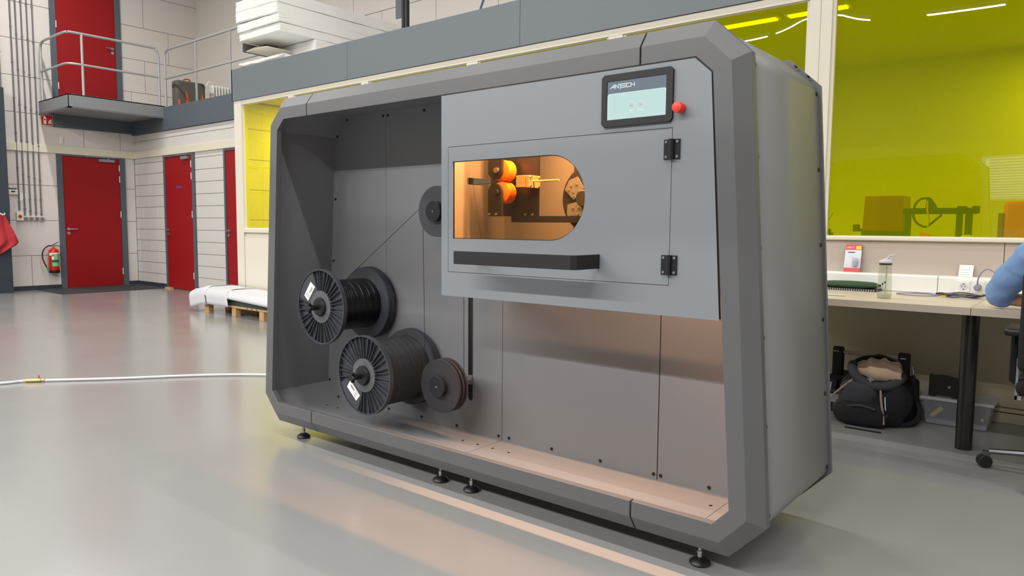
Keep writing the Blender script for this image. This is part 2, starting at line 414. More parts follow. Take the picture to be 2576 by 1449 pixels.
# back wall of the mezzanine (faces -Y): plain plaster near the corner, blocks further right
ob('wall_back_plaster', bx(XL, -10.9, 7.74, 7.762, 3.3, ZC), 'plain', wb)
for i in range(7):
    z0 = 3.3+i*.63; x = -10.9-(.5 if i % 2 else 0)
    if i == 2: pass
    while x < XR:
        xe = x+1.2
        if min(xe, XR)-max(x, -10.9) > .1:
            p, q = max(x, -10.9)+G/2, min(xe, XR)-G/2
            lay_block(wb, q-p, .63-G, 'wall', ((p+q)/2, 7.762, z0+G/2), 0)
        x = xe
# baseboards, beams, fascia
ob('baseboard_left', bx(XL, XL+.015, 4.17, 5.03, 0, .08), 'bluedk', kind='structure')
ob('baseboard_left', bx(XL, XL+.015, 6.21, YF, 0, .08), 'bluedk', kind='structure')
ob('baseboard_far', bx(XL, -13.52, YF-.015, YF, 0, .08), 'bluedk', kind='structure')
ob('baseboard_far', bx(-12.39, -11.40, YF-.015, YF, 0, .08), 'bluedk', kind='structure')
ob('trim_1', bx(XL, XL+.03, 2.0, YF, 2.45, 2.59), 'creamtrim', kind='structure', bevel=.004, label='cream beam band on the left wall')
ob('trim_2', bx(XL, -9.36, YF-.03, YF, 2.45, 2.58), 'creamtrim', kind='structure', bevel=.004, label='cream beam band on the far wall')
mz = ob('mezzanine_floor', bx(XL, -9.33, YF+.02, 7.75, 2.92, 3.30), 'plain', kind='structure', label='mezzanine floor slab behind the railing')
ob('office_roof', bx(-9.30, XR, YN+.04, 8.4, 2.90, 3.29), 'office', kind='structure', label='flat roof slab of the yellow glazed office')
ob('trim_3', bx(XL, -9.36, YF-.04, YF+.02, 2.90, 3.31), 'blue', kind='structure', label='blue-grey fascia below the far railing')
ob('trim_4', bx(XL, XL+.04, 4.99, YF-.04, 2.92, 3.14), 'blue', kind='structure', label='blue-grey fascia behind the platform')
f5 = ob('trim_5', bx(-9.36, XR, YN+.006, YN+.04, 2.87, 3.30), 'bluedk', kind='structure', label='long blue-grey fascia above the yellow windows')
for a, b in ((-9.36, -6.857), (-6.853, -4.318), (-4.314, -1.78), (-1.776, .76), (.764, 3.3)):
    ob('fascia_panel', bx(a, b, YN-.02, YN+.006, 2.872, 3.295), 'bluef', f5, bevel=.0015)
ob('fascia_panel', bx(-9.362, -9.34, YN-.02, 6.36, 2.872, 3.295), 'bluef', f5)
ob('trim_6', bx(XL, XL+.35, 3.6, 4.17, 0, 3.45), 'bluedk', kind='structure', label='dark blue-grey steel column at the left edge')

# doors
def hinge_part(parent, bm, lab=None): return ob('hinge', bm, 'white', parent)
def red_door_x(name, y0, y1, z0, z1, hinge_left, label, hz, closer=True):
    fr = ob(name, pr([(y0, z0), (y1, z0), (y1, z1), (y0, z1)], XL-.012, XL+.03, 'x', holes=[[(y0+.09, z0+.0001), (y1-.10, z0+.0001), (y1-.10, z1-.03), (y0+.09, z1-.03)]]) if False else
            box(box(bx(XL-.012, XL+.03, y0, y0+.09, z0, z1), XL-.012, XL+.03, y1-.10, y1, z0, z1), XL-.012, XL+.03, y0+.09, y1-.10, z1-.035, z1), 'blue', kind='structure', bevel=.003, label=label)
    lf = ob('door_leaf', bx(XL-.010, XL+.014, y0+.093, y1-.103, z0+.012, z1-.038), 'red', fr, bevel=.002, label='red leaf')
    hy = y1-.11 if not hinge_left else y0+.095
    for z in hz: ob('hinge', cy((XL+.03, hy, z), (XL+.03, hy, z+.12), .008, 8), 'white', fr)
    ky = y0+.15 if not hinge_left else y1-.16; s = 1 if not hinge_left else -1; kz = z0+1.09 if z0 < 1 else z0+1.14
    h = ob('door_handle', tb([(XL+.014, ky, kz), (XL+.06, ky, kz), (XL+.065, ky+s*.02, kz), (XL+.065, ky+s*.14, kz)], .011, 8), 'zinc', lf, smooth=True)
    ob('escutcheon', cyl(cy((XL+.012, ky, kz), (XL+.024, ky, kz), .027, 16), (XL+.012, ky, kz-.075), (XL+.024, ky, kz-.075), .027, 16), 'zinc', lf)
    if closer:
        c = ob('door_closer', bx(XL+.014, XL+.065, y1-.47, y1-.20, z1-.10, z1-.045), 'galv', fr, bevel=.004)
        ob('closer_rail', bx(XL+.03, XL+.05, y1-.70, y1-.19, z1-.022, z1-.004), 'galv', fr)
        ob('closer_arm', bx(XL+.03, XL+.06, y1-.32, y1-.30, z1-.05, z1-.01), 'galv', fr)
    return fr
red_door_x('door_1', 5.03, 6.21, 0, 2.45, False, 'wide red door on the ground floor of the left wall', (.22, 1.31, 1.98, 2.19))
red_door_x('door_2', 5.02, 6.22, 3.34, 5.55, True, 'upper red door behind the platform railing', (3.60, 4.68), closer=False)
def red_door_y(name, x0, x1, z1, label, hz, sign=False, handle=True):
    Y = YF
    fr = ob(name, box(box(bx(x0, x0+.05, Y-.03, Y+.012, 0, z1), x1-.08, x1, Y-.03, Y+.012, 0, z1), x0+.05, x1-.08, Y-.03, Y+.012, z1-.03, z1), 'blue', kind='structure', bevel=.003, label=label)
    lf = ob('door_leaf', bx(x0+.053, x1-.083, Y-.014, Y+.010, .012, z1-.033), 'red', fr, bevel=.002, label='red leaf')
    for z in hz: ob('hinge', cy((x1-.09, Y-.03, z), (x1-.09, Y-.03, z+.12), .008, 8), 'white', fr)
    ky = x0+.10; kz = 1.09
    ob('door_handle', tb([(ky, Y-.014, kz), (ky, Y-.06, kz), (ky-.01, Y-.065, kz), (ky-.03, Y-.067, kz), (ky+.1, Y-.067, kz)][:4] if False else [(ky, Y-.014, kz), (ky, Y-.062, kz), (ky+.02, Y-.067, kz), (ky+.13, Y-.067, kz)], .011, 8), 'zinc', lf, smooth=True)
    ob('escutcheon', cyl(cy((ky, Y-.012, kz), (ky, Y-.024, kz), .027, 16), (ky, Y-.012, kz-.075), (ky, Y-.024, kz-.075), .027, 16), 'zinc', lf)
    ob('door_closer', bx(x1-.40, x1-.18, Y-.065, Y-.014, z1-.10, z1-.045), 'galv', fr, bevel=.004)
    ob('closer_rail', bx(x1-.60, x1-.20, Y-.05, Y-.03, z1-.022, z1-.004), 'galv', fr)
    if sign:
        sg = ob('door_sign', bx(-13.06, -12.86, Y-.018, Y-.014, 1.835, 1.885), 'labelblue', fr, label='small violet door sign')
        for k in range(3): ob('mark', bx(-13.03+k*.05, -13.0+k*.05, Y-.0195, Y-.018, 1.85, 1.87), 'signred', sg)
    return fr
red_door_y('door_3', -13.52, -12.39, 2.44, 'narrow-looking red door with small violet sign in the far wall', (.22, 1.31, 1.98, 2.19), sign=True)
red_door_y('door_4', -11.40, -10.25, 2.44, 'red door cut off by the cream window column', (.22, 1.31, 1.98, 2.19))

# ---- window wall (office front) -----------------------------------------------------------
ww = ob('wall_windows', bx(-9.33, -1.62, YN+.02, YN+.06, 0, 1.09), 'cream', kind='structure', label='cream panelled wall below the yellow windows')
ob('wall_panel', bx(-9.14, -8.25, YN-.004, YN+.02, .10, 1.04), 'cream', ww, bevel=.003)
for k in range(4):
    ob('wall_panel', bx(-8.19+1.64*k, -6.61+1.64*k, YN-.004, YN+.02, .10, 1.04), 'cream', ww, bevel=.003)
ob('trim_7', bx(-9.33, -9.15, YN-.01, YN+.09, 0, 2.87), 'cream', kind='structure', bevel=.004, label='cream column at the left end of the window wall')
ob('trim_8', bx(-9.15, 3.3, YN-.005, YN+.07, 2.812, 2.87), 'cream', kind='structure', bevel=.002, label='cream head rail above the windows')
ob('trim_9', bx(-9.15, -1.62, YN-.02, YN+.07, 1.09, 1.14), 'cream', kind='structure', bevel=.004, label='cream sill under the windows')
muls = [(-8.06, -7.94), (-6.63, -6.505), (-5.0, -4.856), (-3.364, -3.224), (-1.705, -1.552)]
for k, (a, b) in enumerate(muls):
    m = ob('trim_%d' % (10+k), bx(a, b, YN-.004, YN+.07, 1.10, 2.812), 'cream', kind='structure', bevel=.003, label='cream mullion between two yellow panes')
    ob('groove', bx((a+b)/2-.001, (a+b)/2+.001, YN-.0055, YN-.0035, 1.14, 2.80), 'joint', m)
panes = [(-9.15, -8.06), (-7.94, -6.63), (-6.505, -5.0), (-4.856, -3.364), (-3.224, -1.705), (-1.552, .08), (.22, 1.7)]
ob('trim_16', bx(.08, .22, YN-.004, YN+.07, 1.12, 2.812), 'cream', kind='structure', bevel=.003, label='cream mullion between two yellow panes')
def pane_mesh(x0, x1, z0, z1, bow):
    # the film panes bulge out very slightly between their frames
    bm = B(); nx, nz = 40, 30; V = []
    for j in range(nz+1):
        row = []
        for i in range(nx+1):
            x = x0+(x1-x0)*i/nx; z = z0+(z1-z0)*j/nz; e = max(0.0, min(x-x0, x1-x)); t = z1-z
            f = 1-math.exp(-(e/.16)**1.3); g = bow*(t if t < .5 else .5+.35*(1-math.exp(-(t-.5)/.35)))*(1-math.exp(-(z-z0)/.25))
            row.append(bm.verts.new((x, YN+.03-f*g, z)))
        V.append(row)
    for j in range(nz):
        for i in range(nx): bm.faces.new((V[j][i], V[j][i+1], V[j+1][i+1], V[j+1][i]))
    return bm
for k, (a, b) in enumerate(panes):
    z0 = 1.14
    wn = ob('window_%d' % (k+1), box(box(box(bx(a, a+.022, YN+.012, YN+.05, z0, 2.812), b-.022, b, YN+.012, YN+.05, z0, 2.812), a+.022, b-.022, YN+.012, YN+.05, z0, z0+.015), a+.022, b-.022, YN+.012, YN+.05, 2.806, 2.812), 'cream', kind='structure', label='yellow-tinted window pane in a cream frame')
    ob('pane', pane_mesh(a+.02, b-.02, z0+.013, 2.808, .0140), 'yellow2' if k >= 1 else 'yellow', wn, smooth=True)
# right part: parapet with white capping, taupe boards, white cable trunk, skirting
ws = ob('wall_office', bx(-1.62, 3.3, YN+.02, YN+.06, 0, 1.13), 'underdesk', kind='structure', label='beige office wall behind the desk')
for a, b in ((-1.62, -.474), (-.47, .67), (.674, 3.3)): ob('wall_panel', bx(a, b, YN-.002, YN+.02, .88, 1.123), 'taupe', ws, bevel=.001)
ob('wall_panel', bx(-1.62, 3.3, YN+.002, YN+.02, .1, .77), 'underdesk', ws)
ob('trim_17', bx(-1.62, 3.3, YN-.035, YN+.05, 1.124, 1.154), 'cream', kind='structure', bevel=.008, label='white sill capping under the large yellow window')
ob('baseboard_office', box(bx(-1.62, 3.3, YN-.02, YN+.02, 0, .062), -1.62, 3.3, YN-.012, YN+.02, .068, .09), 'underdesk', kind='structure', bevel=.003)
# office interior behind the panes
ob('wall_office_back', bx(-9.36, 3.4, 8.3, 8.4, 0, 2.9), 'office', kind='structure')
wol = ob('wall_office_left', bx(-9.36, -9.30, YN+.06, 8.3, 0, 2.9), 'joint', kind='structure')
for i in range(7):
    yy = YN+.06-(.5 if i % 2 else 0)
    while yy < 8.3:
        p, q = max(yy, YN+.06)+.003, min(yy+1.0, 8.3)-.003
        if q-p > .05: lay_block(wol, q-p, min(.42, 2.88-i*.42)-.006, 'wall', (-9.30, (p+q)/2, i*.42+.003), PI/2)
        yy += 1.0
ob('wall_office_right', bx(3.3, 3.4, YN+.06, 8.3, 0, 2.9), 'office', kind='structure')

# front wall window with blinds (seen mirrored in the yellow pane)
wn = ob('window_8', box(box(box(bx(-2.6, -2.5, YB, YB+.06, 1.3, 3.0), 1.0, 1.1, YB, YB+.06, 1.3, 3.0), -2.5, 1.0, YB, YB+.06, 2.92, 3.0), -2.5, 1.0, YB, YB+.06, 1.3, 1.38), 'white', kind='structure')
ob('pane', bx(-2.5, 1.0, YB+.005, YB+.01, 1.38, 2.92), 'daylight', wn)
bl = thing('window_blind', 'white slatted blind over the daylight window opposite the office', 'blind', (-.7, YB+.12, 1.4))
bm = B()
for k in range(15): box(bm, -2.4, .95, YB+.10, YB+.13, 1.42+k*.1, 1.46+k*.1)
ob('slats', bm, 'blind', bl, kind='stuff')

# hall lamps
def lamp_label(i, off):
    if off: return ('office lamp just left of the mullion', 'short office lamp next to the mullion', 'office lamp over the bench', 'second office lamp from the left', 'added office lamp lighting the leftmost bay')[i-len(HALL)]+' behind the yellow glass'
    return 'long linear lamp hanging from the hall ceiling'
for i, (a, b, y, z, p) in enumerate(HALL+OFFICE):
    off = i >= len(HALL)
    t = thing('ceiling_lamp', lamp_label(i, off), 'lamp', ((a+b)/2, y, z+.01), 'office lamps' if off else 'hall lamps')
    if off: ob('diffuser', bx(a, b, y-.035, y+.035, z+.002, z+.012), 'tubeglow', t)
    ob('housing', bx(a-.03, b+.03, y-.06, y+.06, z+.012, z+.07), 'lampw', t, bevel=.006)
    if not off:
        for q in (a+.2, b-.2): ob('suspension', cy((q, y, z+.07), (q, y, ZC), .004, 6), 'zinc', t)

# ================================================================ THE MACHINE
YFR = 2.27
mc = thing('winding_machine', 'big grey sheet-metal machine with open left bay, touch screen and glazed door', 'machine', (-2.257, 2.65, 0))
INN = dict(tl=(-3.437, 1.763), tlv=(-3.498, 1.707), blv=(-3.597, .264), bl=(-3.541, .204), br=(-.970, .204), brv=(-.914, .263), trv=(-1.016, 1.709), tr=(-1.076, 1.763))
RID = dict(tl=(-3.466, 1.824), tlv=(-3.558, 1.735), blv=(-3.662, .241), bl=(-3.570, .144), br=(-.945, .144), brv=(-.852, .243), trv=(-.954, 1.735), tr=(-1.048, 1.824))
RIM = dict(tl=(-3.486, 1.881), tlv=(-3.609, 1.764), blv=(-3.716, .216), bl=(-3.592, .085), br=(-.925, .085), brv=(-.799, .216), trv=(-.905, 1.764), tr=(-1.030, 1.881))
PROF = [(INN, 2.27), (RID, 2.27), (RIM, 2.312), (RIM, 2.342), (RID, 2.342), (RID, 2.299), (INN, 2.299)]
def seam(x, top): return {'seam': (x, top)}
def frame_piece(path):
    bm = B(); rings = []
    for key in path:
        ring = []
        for oc, y in PROF:
            if isinstance(key, tuple):
                x, side = key; z = oc['tl'][1] if side == 't' else oc['bl'][1]; ring.append(bm.verts.new((x, y, z)))
            else: ring.append(bm.verts.new((oc[key][0], y, oc[key][1])))
        rings.append(ring)
    n = len(PROF)
    for i in range(len(rings)-1):
        for k in range(n): bm.faces.new((rings[i][k], rings[i][(k+1) % n], rings[i+1][(k+1) % n], rings[i+1][k]))
    for r in (rings[0], rings[-1]):
        # cap the cut end of the hollow section
        bm.faces.new((r[0], r[1], r[5], r[6])); bm.faces.new((r[1], r[2], r[3], r[4])); bm.faces.new((r[1], r[4], r[5]))
    return bm
g = .0032
for path in ([(-3.229-g, 't'), 'tl', 'tlv', 'blv', 'bl', (-3.229-g, 'b')], [(-3.229+g, 't'), (-1.284-g, 't')], [(-3.229+g, 'b'), (-1.284-g, 'b')],
             [(-1.284+g, 't'), 'tr', 'trv', 'brv', 'br', (-1.284+g, 'b')]):
    ob('frame_section', frame_piece(path), 'paint_frame', mc, bevel=.0012, segs=1)
def octo(R, d=0):
    k = ('tl', 'tlv', 'blv', 'bl', 'br', 'brv', 'trv', 'tr')
    cx, cz = -2.257, .98; o = []
    for q in k:
        x, z = R[q]; o.append((x+(d if x < cx else -d)*(1 if 'v' in q else .41), z+(d if z < cz else -d)*(.41 if 'v' in q else 1)))
    return o
def shell(poly, y0, y1, rounded=0):
    bm = B(); P = []
    n = len(poly)
    for i, p in enumerate(poly):
        if not rounded: P.append(p); continue
        a = Vector(poly[i-1]); b = Vector(p); c = Vector(poly[(i+1) % n])
        u = (a-b).normalized()*rounded; v = (c-b).normalized()*rounded
        for t in (0, .25, .5, .75, 1): P.append(tuple((b+u)*(1-t)**2+b*2*t*(1-t)+(b+v)*t*t))
    A = [bm.verts.new((x, y0, z)) for x, z in P]; D = [bm.verts.new((x, y1, z)) for x, z in P]; n = len(P)
    for i in range(n): bm.faces.new((A[i], A[(i+1) % n], D[(i+1) % n], D[i]))
    return bm
body = octo(RIM, .010)
bs = ob('body_shell', shell(body, 2.335, 3.04, .035), 'bodyside', mc, smooth=True)
so = bs.modifiers.new('thick', 'SOLIDIFY'); so.thickness = .002; so.offset = -1
rp = ob('rear_flange', pr(octo(RIM, -.001), 3.036, 3.052), 'paint', mc, bevel=.002)
# body screws
for j, y in enumerate((2.356, 3.012)):
    for i in range(6):
        z = .245+i*.297; t = (z-.216)/(1.764-.216); x = -.799-.106*t-.010
        ob('screw', cy((x-.004, y, z), (x+.0035, y, z), .0085, 10), 'screw', bs)
for (x, z, y) in ((-.95, 1.80, 3.012), (-1.0, 1.845, 3.012)): ob('screw', cy((x, y, z), (x+.004, y, z+.005), .008, 10), 'screw', bs)
# tub: ceiling, floor, sides
tub = [(-3.450, 1.825), (-3.552, 1.712), (-3.652, .245), (-3.555, .142), (-.958, .142), (-.860, .245), (-.962, 1.712), (-1.063, 1.825)]
names = ['tub_side', 'tub_side', 'tub_side', 'tub_floor', 'tub_side', 'tub_side', 'tub_side', 'tub_ceiling']
for i in range(8):
    a, b = tub[i], tub[(i+1) % 8]; cx, cz = -2.257, .98
    nrm = Vector((b[1]-a[1], a[0]-b[0])).normalized()
    if nrm.dot(Vector((a[0]-cx, a[1]-cz))) < 0: nrm = -nrm
    nrm *= .002
    if names[i] == 'tub_floor':
        for p, q in ((-3.555, -2.2555), (-2.2525, -1.068), (-1.066, -.958)):
            fl = ob('floor_plate', bx(p, q, 2.297, 2.697, .140, .142), 'tub', mc)
            for x in (-3.493, -3.394, -2.399, -2.300, -2.204, -2.105, -1.104):
                if p < x < q: ob('screw', cy((x, 2.567, .1415), (x, 2.567, .1435), .0065, 10), 'screw', fl)
    else:
        ob(names[i], pr([a, b, (b[0]+nrm.x, b[1]+nrm.y), (a[0]+nrm.x, a[1]+nrm.y)], 2.299, 2.697), 'tub', mc)
# back wall of the tub: four panels with gaps and screws
def clipx(poly, x0, x1):
    def cut(P, X, keep):
        o = []
        for i in range(len(P)):
            a, b = P[i], P[(i+1) % len(P)]; ia, ib = keep(a[0]), keep(b[0])
            if ia: o.append(a)
            if ia != ib: t = (X-a[0])/(b[0]-a[0]); o.append((X, a[1]+t*(b[1]-a[1])))
        return o
    P = cut(poly, x0, lambda v: v >= x0); return cut(P, x1, lambda v: v <= x1)
bounds = [(-3.66, -3.1055), (-3.1035, -2.2555), (-2.2525, -1.402), (-1.398, -.85)]
tb2 = [(x*.9995-.001, z) for x, z in tub]
screws = [(-3.437, 1.806), (-3.53, 1.719), (-3.556, 1.353), (-3.583, .986), (-3.61, .62), (-3.636, .255), (-3.551, .161), (-3.125, 1.803), (-3.085, 1.803), (-2.80, 1.803),
          (-3.092, .163), (-2.826, .162), (-2.561, .162), (-2.275, .162), (-2.208, .163), (-1.949, .162), (-1.681, .162), (-1.416, .162), (-1.383, .162), (-1.168, .162), (-3.25, .162)]
for k, (x0, x1) in enumerate(bounds):
    P = clipx(tub, x0, x1)
    holes = []
    if k == 1:
        xa, xb = -2.482, -2.450; r = (xb-xa)/2; xm = (xa+xb)/2
        holes = [[(xm+r*math.cos(t), .325+r*math.sin(t)) for t in [PI+PI*i/8 for i in range(9)]]+[(xm+r*math.cos(t), 1.45+r*math.sin(t)) for t in [PI*i/8 for i in range(9)]]]
    bp = ob('back_panel', pr(P, 2.695, 2.698, 'y', holes), 'tub', mc)
    for (sx, sz) in screws:
        if x0 < sx < x1: ob('screw', cy((sx, 2.696, sz), (sx, 2.692, sz), .0075, 10), 'screw', bp)
ob('slot_liner', bx(-2.52, -2.41, 2.70, 2.72, .26, 1.5), 'screw', mc)
ob('back_liner', pr(tb2, 2.725, 2.728), 'screw', mc)
ob('bottom_rail', bx(-3.54, -.98, 2.62, 2.66, .088, .139), 'screw', mc)
ob('bottom_rail', bx(-3.54, -.98, 2.36, 2.39, .092, .139), 'screw', mc)
# levelling feet
ft = ob('levelling_foot', la((-3.446, 2.37, 0), [(.034, 0), (.038, .006), (.036, .012), (.022, .022), (.012, .027)], 24, 'z'), 'black', mc, smooth=True)
ob('threaded_rod', cyl(cyl(cy((-3.446, 2.37, .026), (-3.446, 2.37, .14), .0055, 10), (-3.446, 2.37, .026), (-3.446, 2.37, .040), .008, 10), (-3.446, 2.37, .040), (-3.446, 2.37, .050), .0105, 6), 'zinc', ft)
for x, y in ((-2.358, 2.37), (-2.161, 2.37), (-1.054, 2.37), (-3.446, 2.94), (-2.358, 2.94), (-2.161, 2.94), (-1.054, 2.94)):
    copy_tree(ft, mc, (x+3.446, y-2.37, 0))

# the closed block at upper right: front panel with door
fp_poly = [(-2.250, .896), (-.9675, .896), (-1.0200, 1.7055), (-1.0785, 1.7580), (-2.250, 1.7580)]
dr = [(-2.2105, 1.0005), (-1.1520, 1.0005), (-1.1520, 1.5385), (-2.2105, 1.5385)]
fpn = ob('front_panel', pr(fp_poly, 2.268, 2.271, 'y', [dr]), 'paint_light', mc)
ob('panel_return', bx(-2.250, -.966, 2.271, 2.283, .896, .898), 'paint_light', mc)
ob('bay_partition', bx(-2.250, -2.248, 2.271, 2.695, .896, 1.82), 'paint', mc) if False else None
# partition plate between open bay and closed block, with wire slot
ob('bay_partition', pr([(2.271, .896), (2.694, .896), (2.694, 1.824), (2.271, 1.824)], -2.250, -2.247, 'x',
   [[(2.43, 1.395), (2.437, 1.388), (2.578, 1.388), (2.585, 1.395), (2.585, 1.412), (2.578, 1.419), (2.437, 1.419), (2.43, 1.412)]]), 'tub', mc)
gp = .0021
def offs(P, d):
    c = (sum(p[0] for p in P)/len(P), sum(p[1] for p in P)/len(P)); return [(p[0]+(d if p[0] > c[0] else -d), p[1]+(d if p[1] > c[1] else -d)) for p in P]
fo = [(-2.247, .899), (-.9635, .899), (-1.016, 1.708), (-1.076, 1.762), (-2.247, 1.762)]
ob('panel_gap_blocker', pr(fo, 2.2735, 2.276, 'y', [[(-2.235, .915), (-.99, .915), (-1.04, 1.69), (-1.09, 1.74), (-2.235, 1.74)]]), 'screw', mc)  # black strip added behind the panel gap to stop warm light leaking out
ob('door_gap_blocker', pr(offs(dr, .008), 2.2735, 2.276, 'y', [offs(dr, -.010)]), 'screw', mc)  # added black ring, keeps the gap around the door dark
wz = [(-2.181, 1.146), (-1.665, 1.146)]+[(-1.665+.162*math.cos(t), 1.3105+.1645*math.sin(t)) for t in [-PI/2+PI*i/24 for i in range(1, 24)]]+[(-1.665, 1.475), (-2.181, 1.475)]
door = ob('door', pr([(-2.2105+gp, 1.0005+gp), (-1.152-gp, 1.0005+gp), (-1.152-gp, 1.5385-gp), (-2.2105+gp, 1.5385-gp)], 2.268, 2.271, 'y', [wz]), 'paint_light', mc)
def grow(P, d, c):
    return [(x+(d if x > c[0] else -d), z+(d if z > c[1] else -d)) for x, z in P]
wc = (-1.84, 1.3105)
wi = [(-2.178, 1.149), (-1.665, 1.149)]+[(-1.665+.159*math.cos(t), 1.3105+.1615*math.sin(t)) for t in [-PI/2+PI*i/24 for i in range(1, 24)]]+[(-1.665, 1.472), (-2.178, 1.472)]
wo = [(-2.19, 1.137), (-1.665, 1.137)]+[(-1.665+.171*math.cos(t), 1.3105+.1735*math.sin(t)) for t in [-PI/2+PI*i/24 for i in range(1, 24)]]+[(-1.665, 1.484), (-2.19, 1.484)]
ob('window_seal', pr(wo, 2.2715, 2.2755, 'y', [wi]), 'screw', door)
ob('window_pane', pr(wo, 2.276, 2.2785), 'amber', door)
hd = ob('handle', pr([(-2.021, 2.105), (-1.452, 2.105), (-1.433, 2.120), (-1.433, 2.268), (-1.447, 2.268), (-1.447, 2.120), (-2.021, 2.120)], 1.048, 1.100, 'z'), 'blackmatte', door, bevel=.0015)
ob('handle_foot', bx(-2.018, -2.004, 2.119, 2.268, 1.050, 1.080), 'blackmatte', hd)
for zc in (1.465, 1.072):
    h = ob('hinge', box(bx(-1.182, -1.1545, 2.2635, 2.268, zc-.034, zc+.034), -1.1495, -1.122, 2.2635, 2.268, zc-.034, zc+.034), 'anod', mc, bevel=.001)
    ob('hinge_barrel', cy((-1.152, 2.259, zc-.034), (-1.152, 2.259, zc+.034), .0095, 16), 'anod', h, smooth=True)
    for sx in (-1.1725, -1.1315):
        for sz in (-.025, .025): ob('screw', cy((sx, 2.261, zc+sz), (sx, 2.264, zc+sz), .0048, 12), 'conduit', h)
# touch screen
so_ = [(-1.432, 1.569), (-1.420, 1.557), (-1.162, 1.557), (-1.151, 1.569), (-1.151, 1.731), (-1.162, 1.741), (-1.420, 1.741), (-1.432, 1.731)]
si_ = [(-1.409, 1.582), (-1.176, 1.582), (-1.176, 1.716), (-1.409, 1.716)]
sc = ob('touch_screen', pr(so_, 2.258, 2.268, 'y', [si_]), 'blackmatte', mc, bevel=.001, label='touch screen in a black chamfered bezel')
ob('display_panel', bx(-1.409, -1.176, 2.2625, 2.265, 1.582, 1.716), 'screenhdr', sc, label='lit display with blue-grey header')
def rrect(x0, x1, z0, z1, r, rt=True):
    return [(x0, z0), (x1, z0)]+[(x1-r+r*math.cos(t), z1-r+r*math.sin(t)) for t in [PI/2*i/5 for i in range(6)]]+[(x0+r-r*math.sin(t), z1-r+r*math.cos(t)) for t in [PI/2*i/5 for i in range(6)]]
ob('display_edge', pr(rrect(-1.4085, -1.1765, 1.5822, 1.6738, .009), 2.2621, 2.2625), 'screenwhite', sc)
ob('display_card', pr(rrect(-1.4065, -1.1785, 1.5825, 1.6722, .008), 2.2618, 2.2621), 'screenbody', sc)
# header lettering, drawn as strokes
def strokes(parent, x0, z0, s, lines, wd, y, m, name='lettering'):
    for ln in lines:
        bm = B()
        for (a, b) in zip(ln, ln[1:]):
            p = Vector((x0+a[0]*s, z0+a[1]*s)); q = Vector((x0+b[0]*s, z0+b[1]*s)); d = (q-p).normalized(); n = Vector((-d.y, d.x))*wd/2; e = d*wd/2
            prism(bm, [tuple(p-e-n), tuple(q+e-n), tuple(q+e+n), tuple(p-e+n)], y, y+.0003)
        ob(name, bm, m, parent)
L_ = [[(0, 0), (1.35, 1), (1.35, 0)], [(.55, .33), (1.35, .33)], [(1.75, 0), (1.75, 1), (2.75, 0), (2.75, 1)],
      [(2.9, 1), (4.0, 1)], [(3.42, 1), (3.42, -.35)], [(4.1, 1), (5.2, 1)], [(3.75, .5), (5.2, .5)], [(3.75, 0), (5.2, 0)],
      [(6.7, 1), (5.55, 1), (5.55, 0), (6.7, 0)], [(7.05, 1), (7.05, 0)], [(7.05, .5), (8.2, .5)], [(8.2, 1), (8.2, 0)]]
strokes(sc, -1.397, 1.6925, .0118, L_, .0028, 2.2620, 'screenlogo')
for k, (ix, nm) in enumerate(((-1.3105, 'Start'), (-1.2745, 'Service'))):
    ob('icon', la((ix, 2.2614, 1.6255), [(.0115, 0), (.0115, .0004)], 24), 'screenwhite', sc)
    for r in (.0095, .0062): ob('icon_ring', lathe(B(), (ix, 2.2610, 1.6255), [(r, 0), (r-.0011, 0), (r-.0011, .0004), (r, .0004)], 24, close=True), 'screenring', sc)
    if k == 0: ob('icon_mark', pr([(ix-.0018, 1.6225), (ix+.0030, 1.6255), (ix-.0018, 1.6285)], 2.2609, 2.2613), 'screenring', sc)
    else: ob('icon_mark', pr(circ(ix, 1.6255, .002, 8), 2.2609, 2.2613), 'screenring', sc)
    text('caption', nm, .0075, (ix, 2.2614, 1.6065), RY, 'screenwhite', sc, 'CENTER')
ob('stop_button', la((-1.1215, 2.268, 1.5985), [(.0165, 0), (.0175, -.008), (.0180, -.032), (.0170, -.038), (.0150, -.0395)], 32), 'red_btn', mc, smooth=True, label='red mushroom stop button')

# inside of the closed block
MY = 2.50
ob('mounting_plate', bx(-2.165, -1.895, MY, MY+.008, 1.245, 1.76), 'anod', mc)
ob('mounting_plate', bx(-1.78, -1.2, 2.60, 2.61, 1.16, 1.76), 'anod', mc)
ob('base_bar', bx(-2.02, -1.30, 2.47, 2.52, 1.218, 1.245), 'anod', mc)
def drive(zc, upward):
    wl_ = ob('drive_wheel', la((-2.045, 2.425, zc), [(.040, 0), (.0465, .002), (.0465, .0130), (.0445, .0145), (.0465, .016), (.0465, .0300), (.0445, .0315), (.0465, .033), (.0465, .052), (.040, .054)], 48), 'orange', mc, smooth=True, label='orange-tyred drive wheel')
    x0, x1 = -2.094, -2.018; xm = (x0+x1)/2; r = (x1-x0)/2
    if upward: P = [(x0, 1.76), (x1, 1.76)]+[(xm+r*math.cos(t), zc+.0-r*math.sin(t)) for t in [PI*i/12 for i in range(13)]]
    else: P = [(x1, 1.245), (x0, 1.245)]+[(xm-r*math.cos(t), zc+r*math.sin(t)) for t in [PI*i/12 for i in range(13)]]
    ob('wheel_guard', pr(P, 2.398, 2.412), 'blackmatte', mc)
    ob('wheel_axle', cy((-2.045, 2.39, zc), (-2.045, MY, zc), .012, 20), 'zinc' if upward else 'blackmatte', mc, smooth=True)
drive(1.4405, True); drive(1.3465, False)
nb = ob('guide_block', bx(-1.955, -1.905, 2.42, 2.50, 1.366, 1.416), 'tan', mc, bevel=.0012)
nb2 = ob('guide_block', bx(-1.902, -1.885, 2.42, 2.50, 1.364, 1.416), 'tan', mc, bevel=.0012)
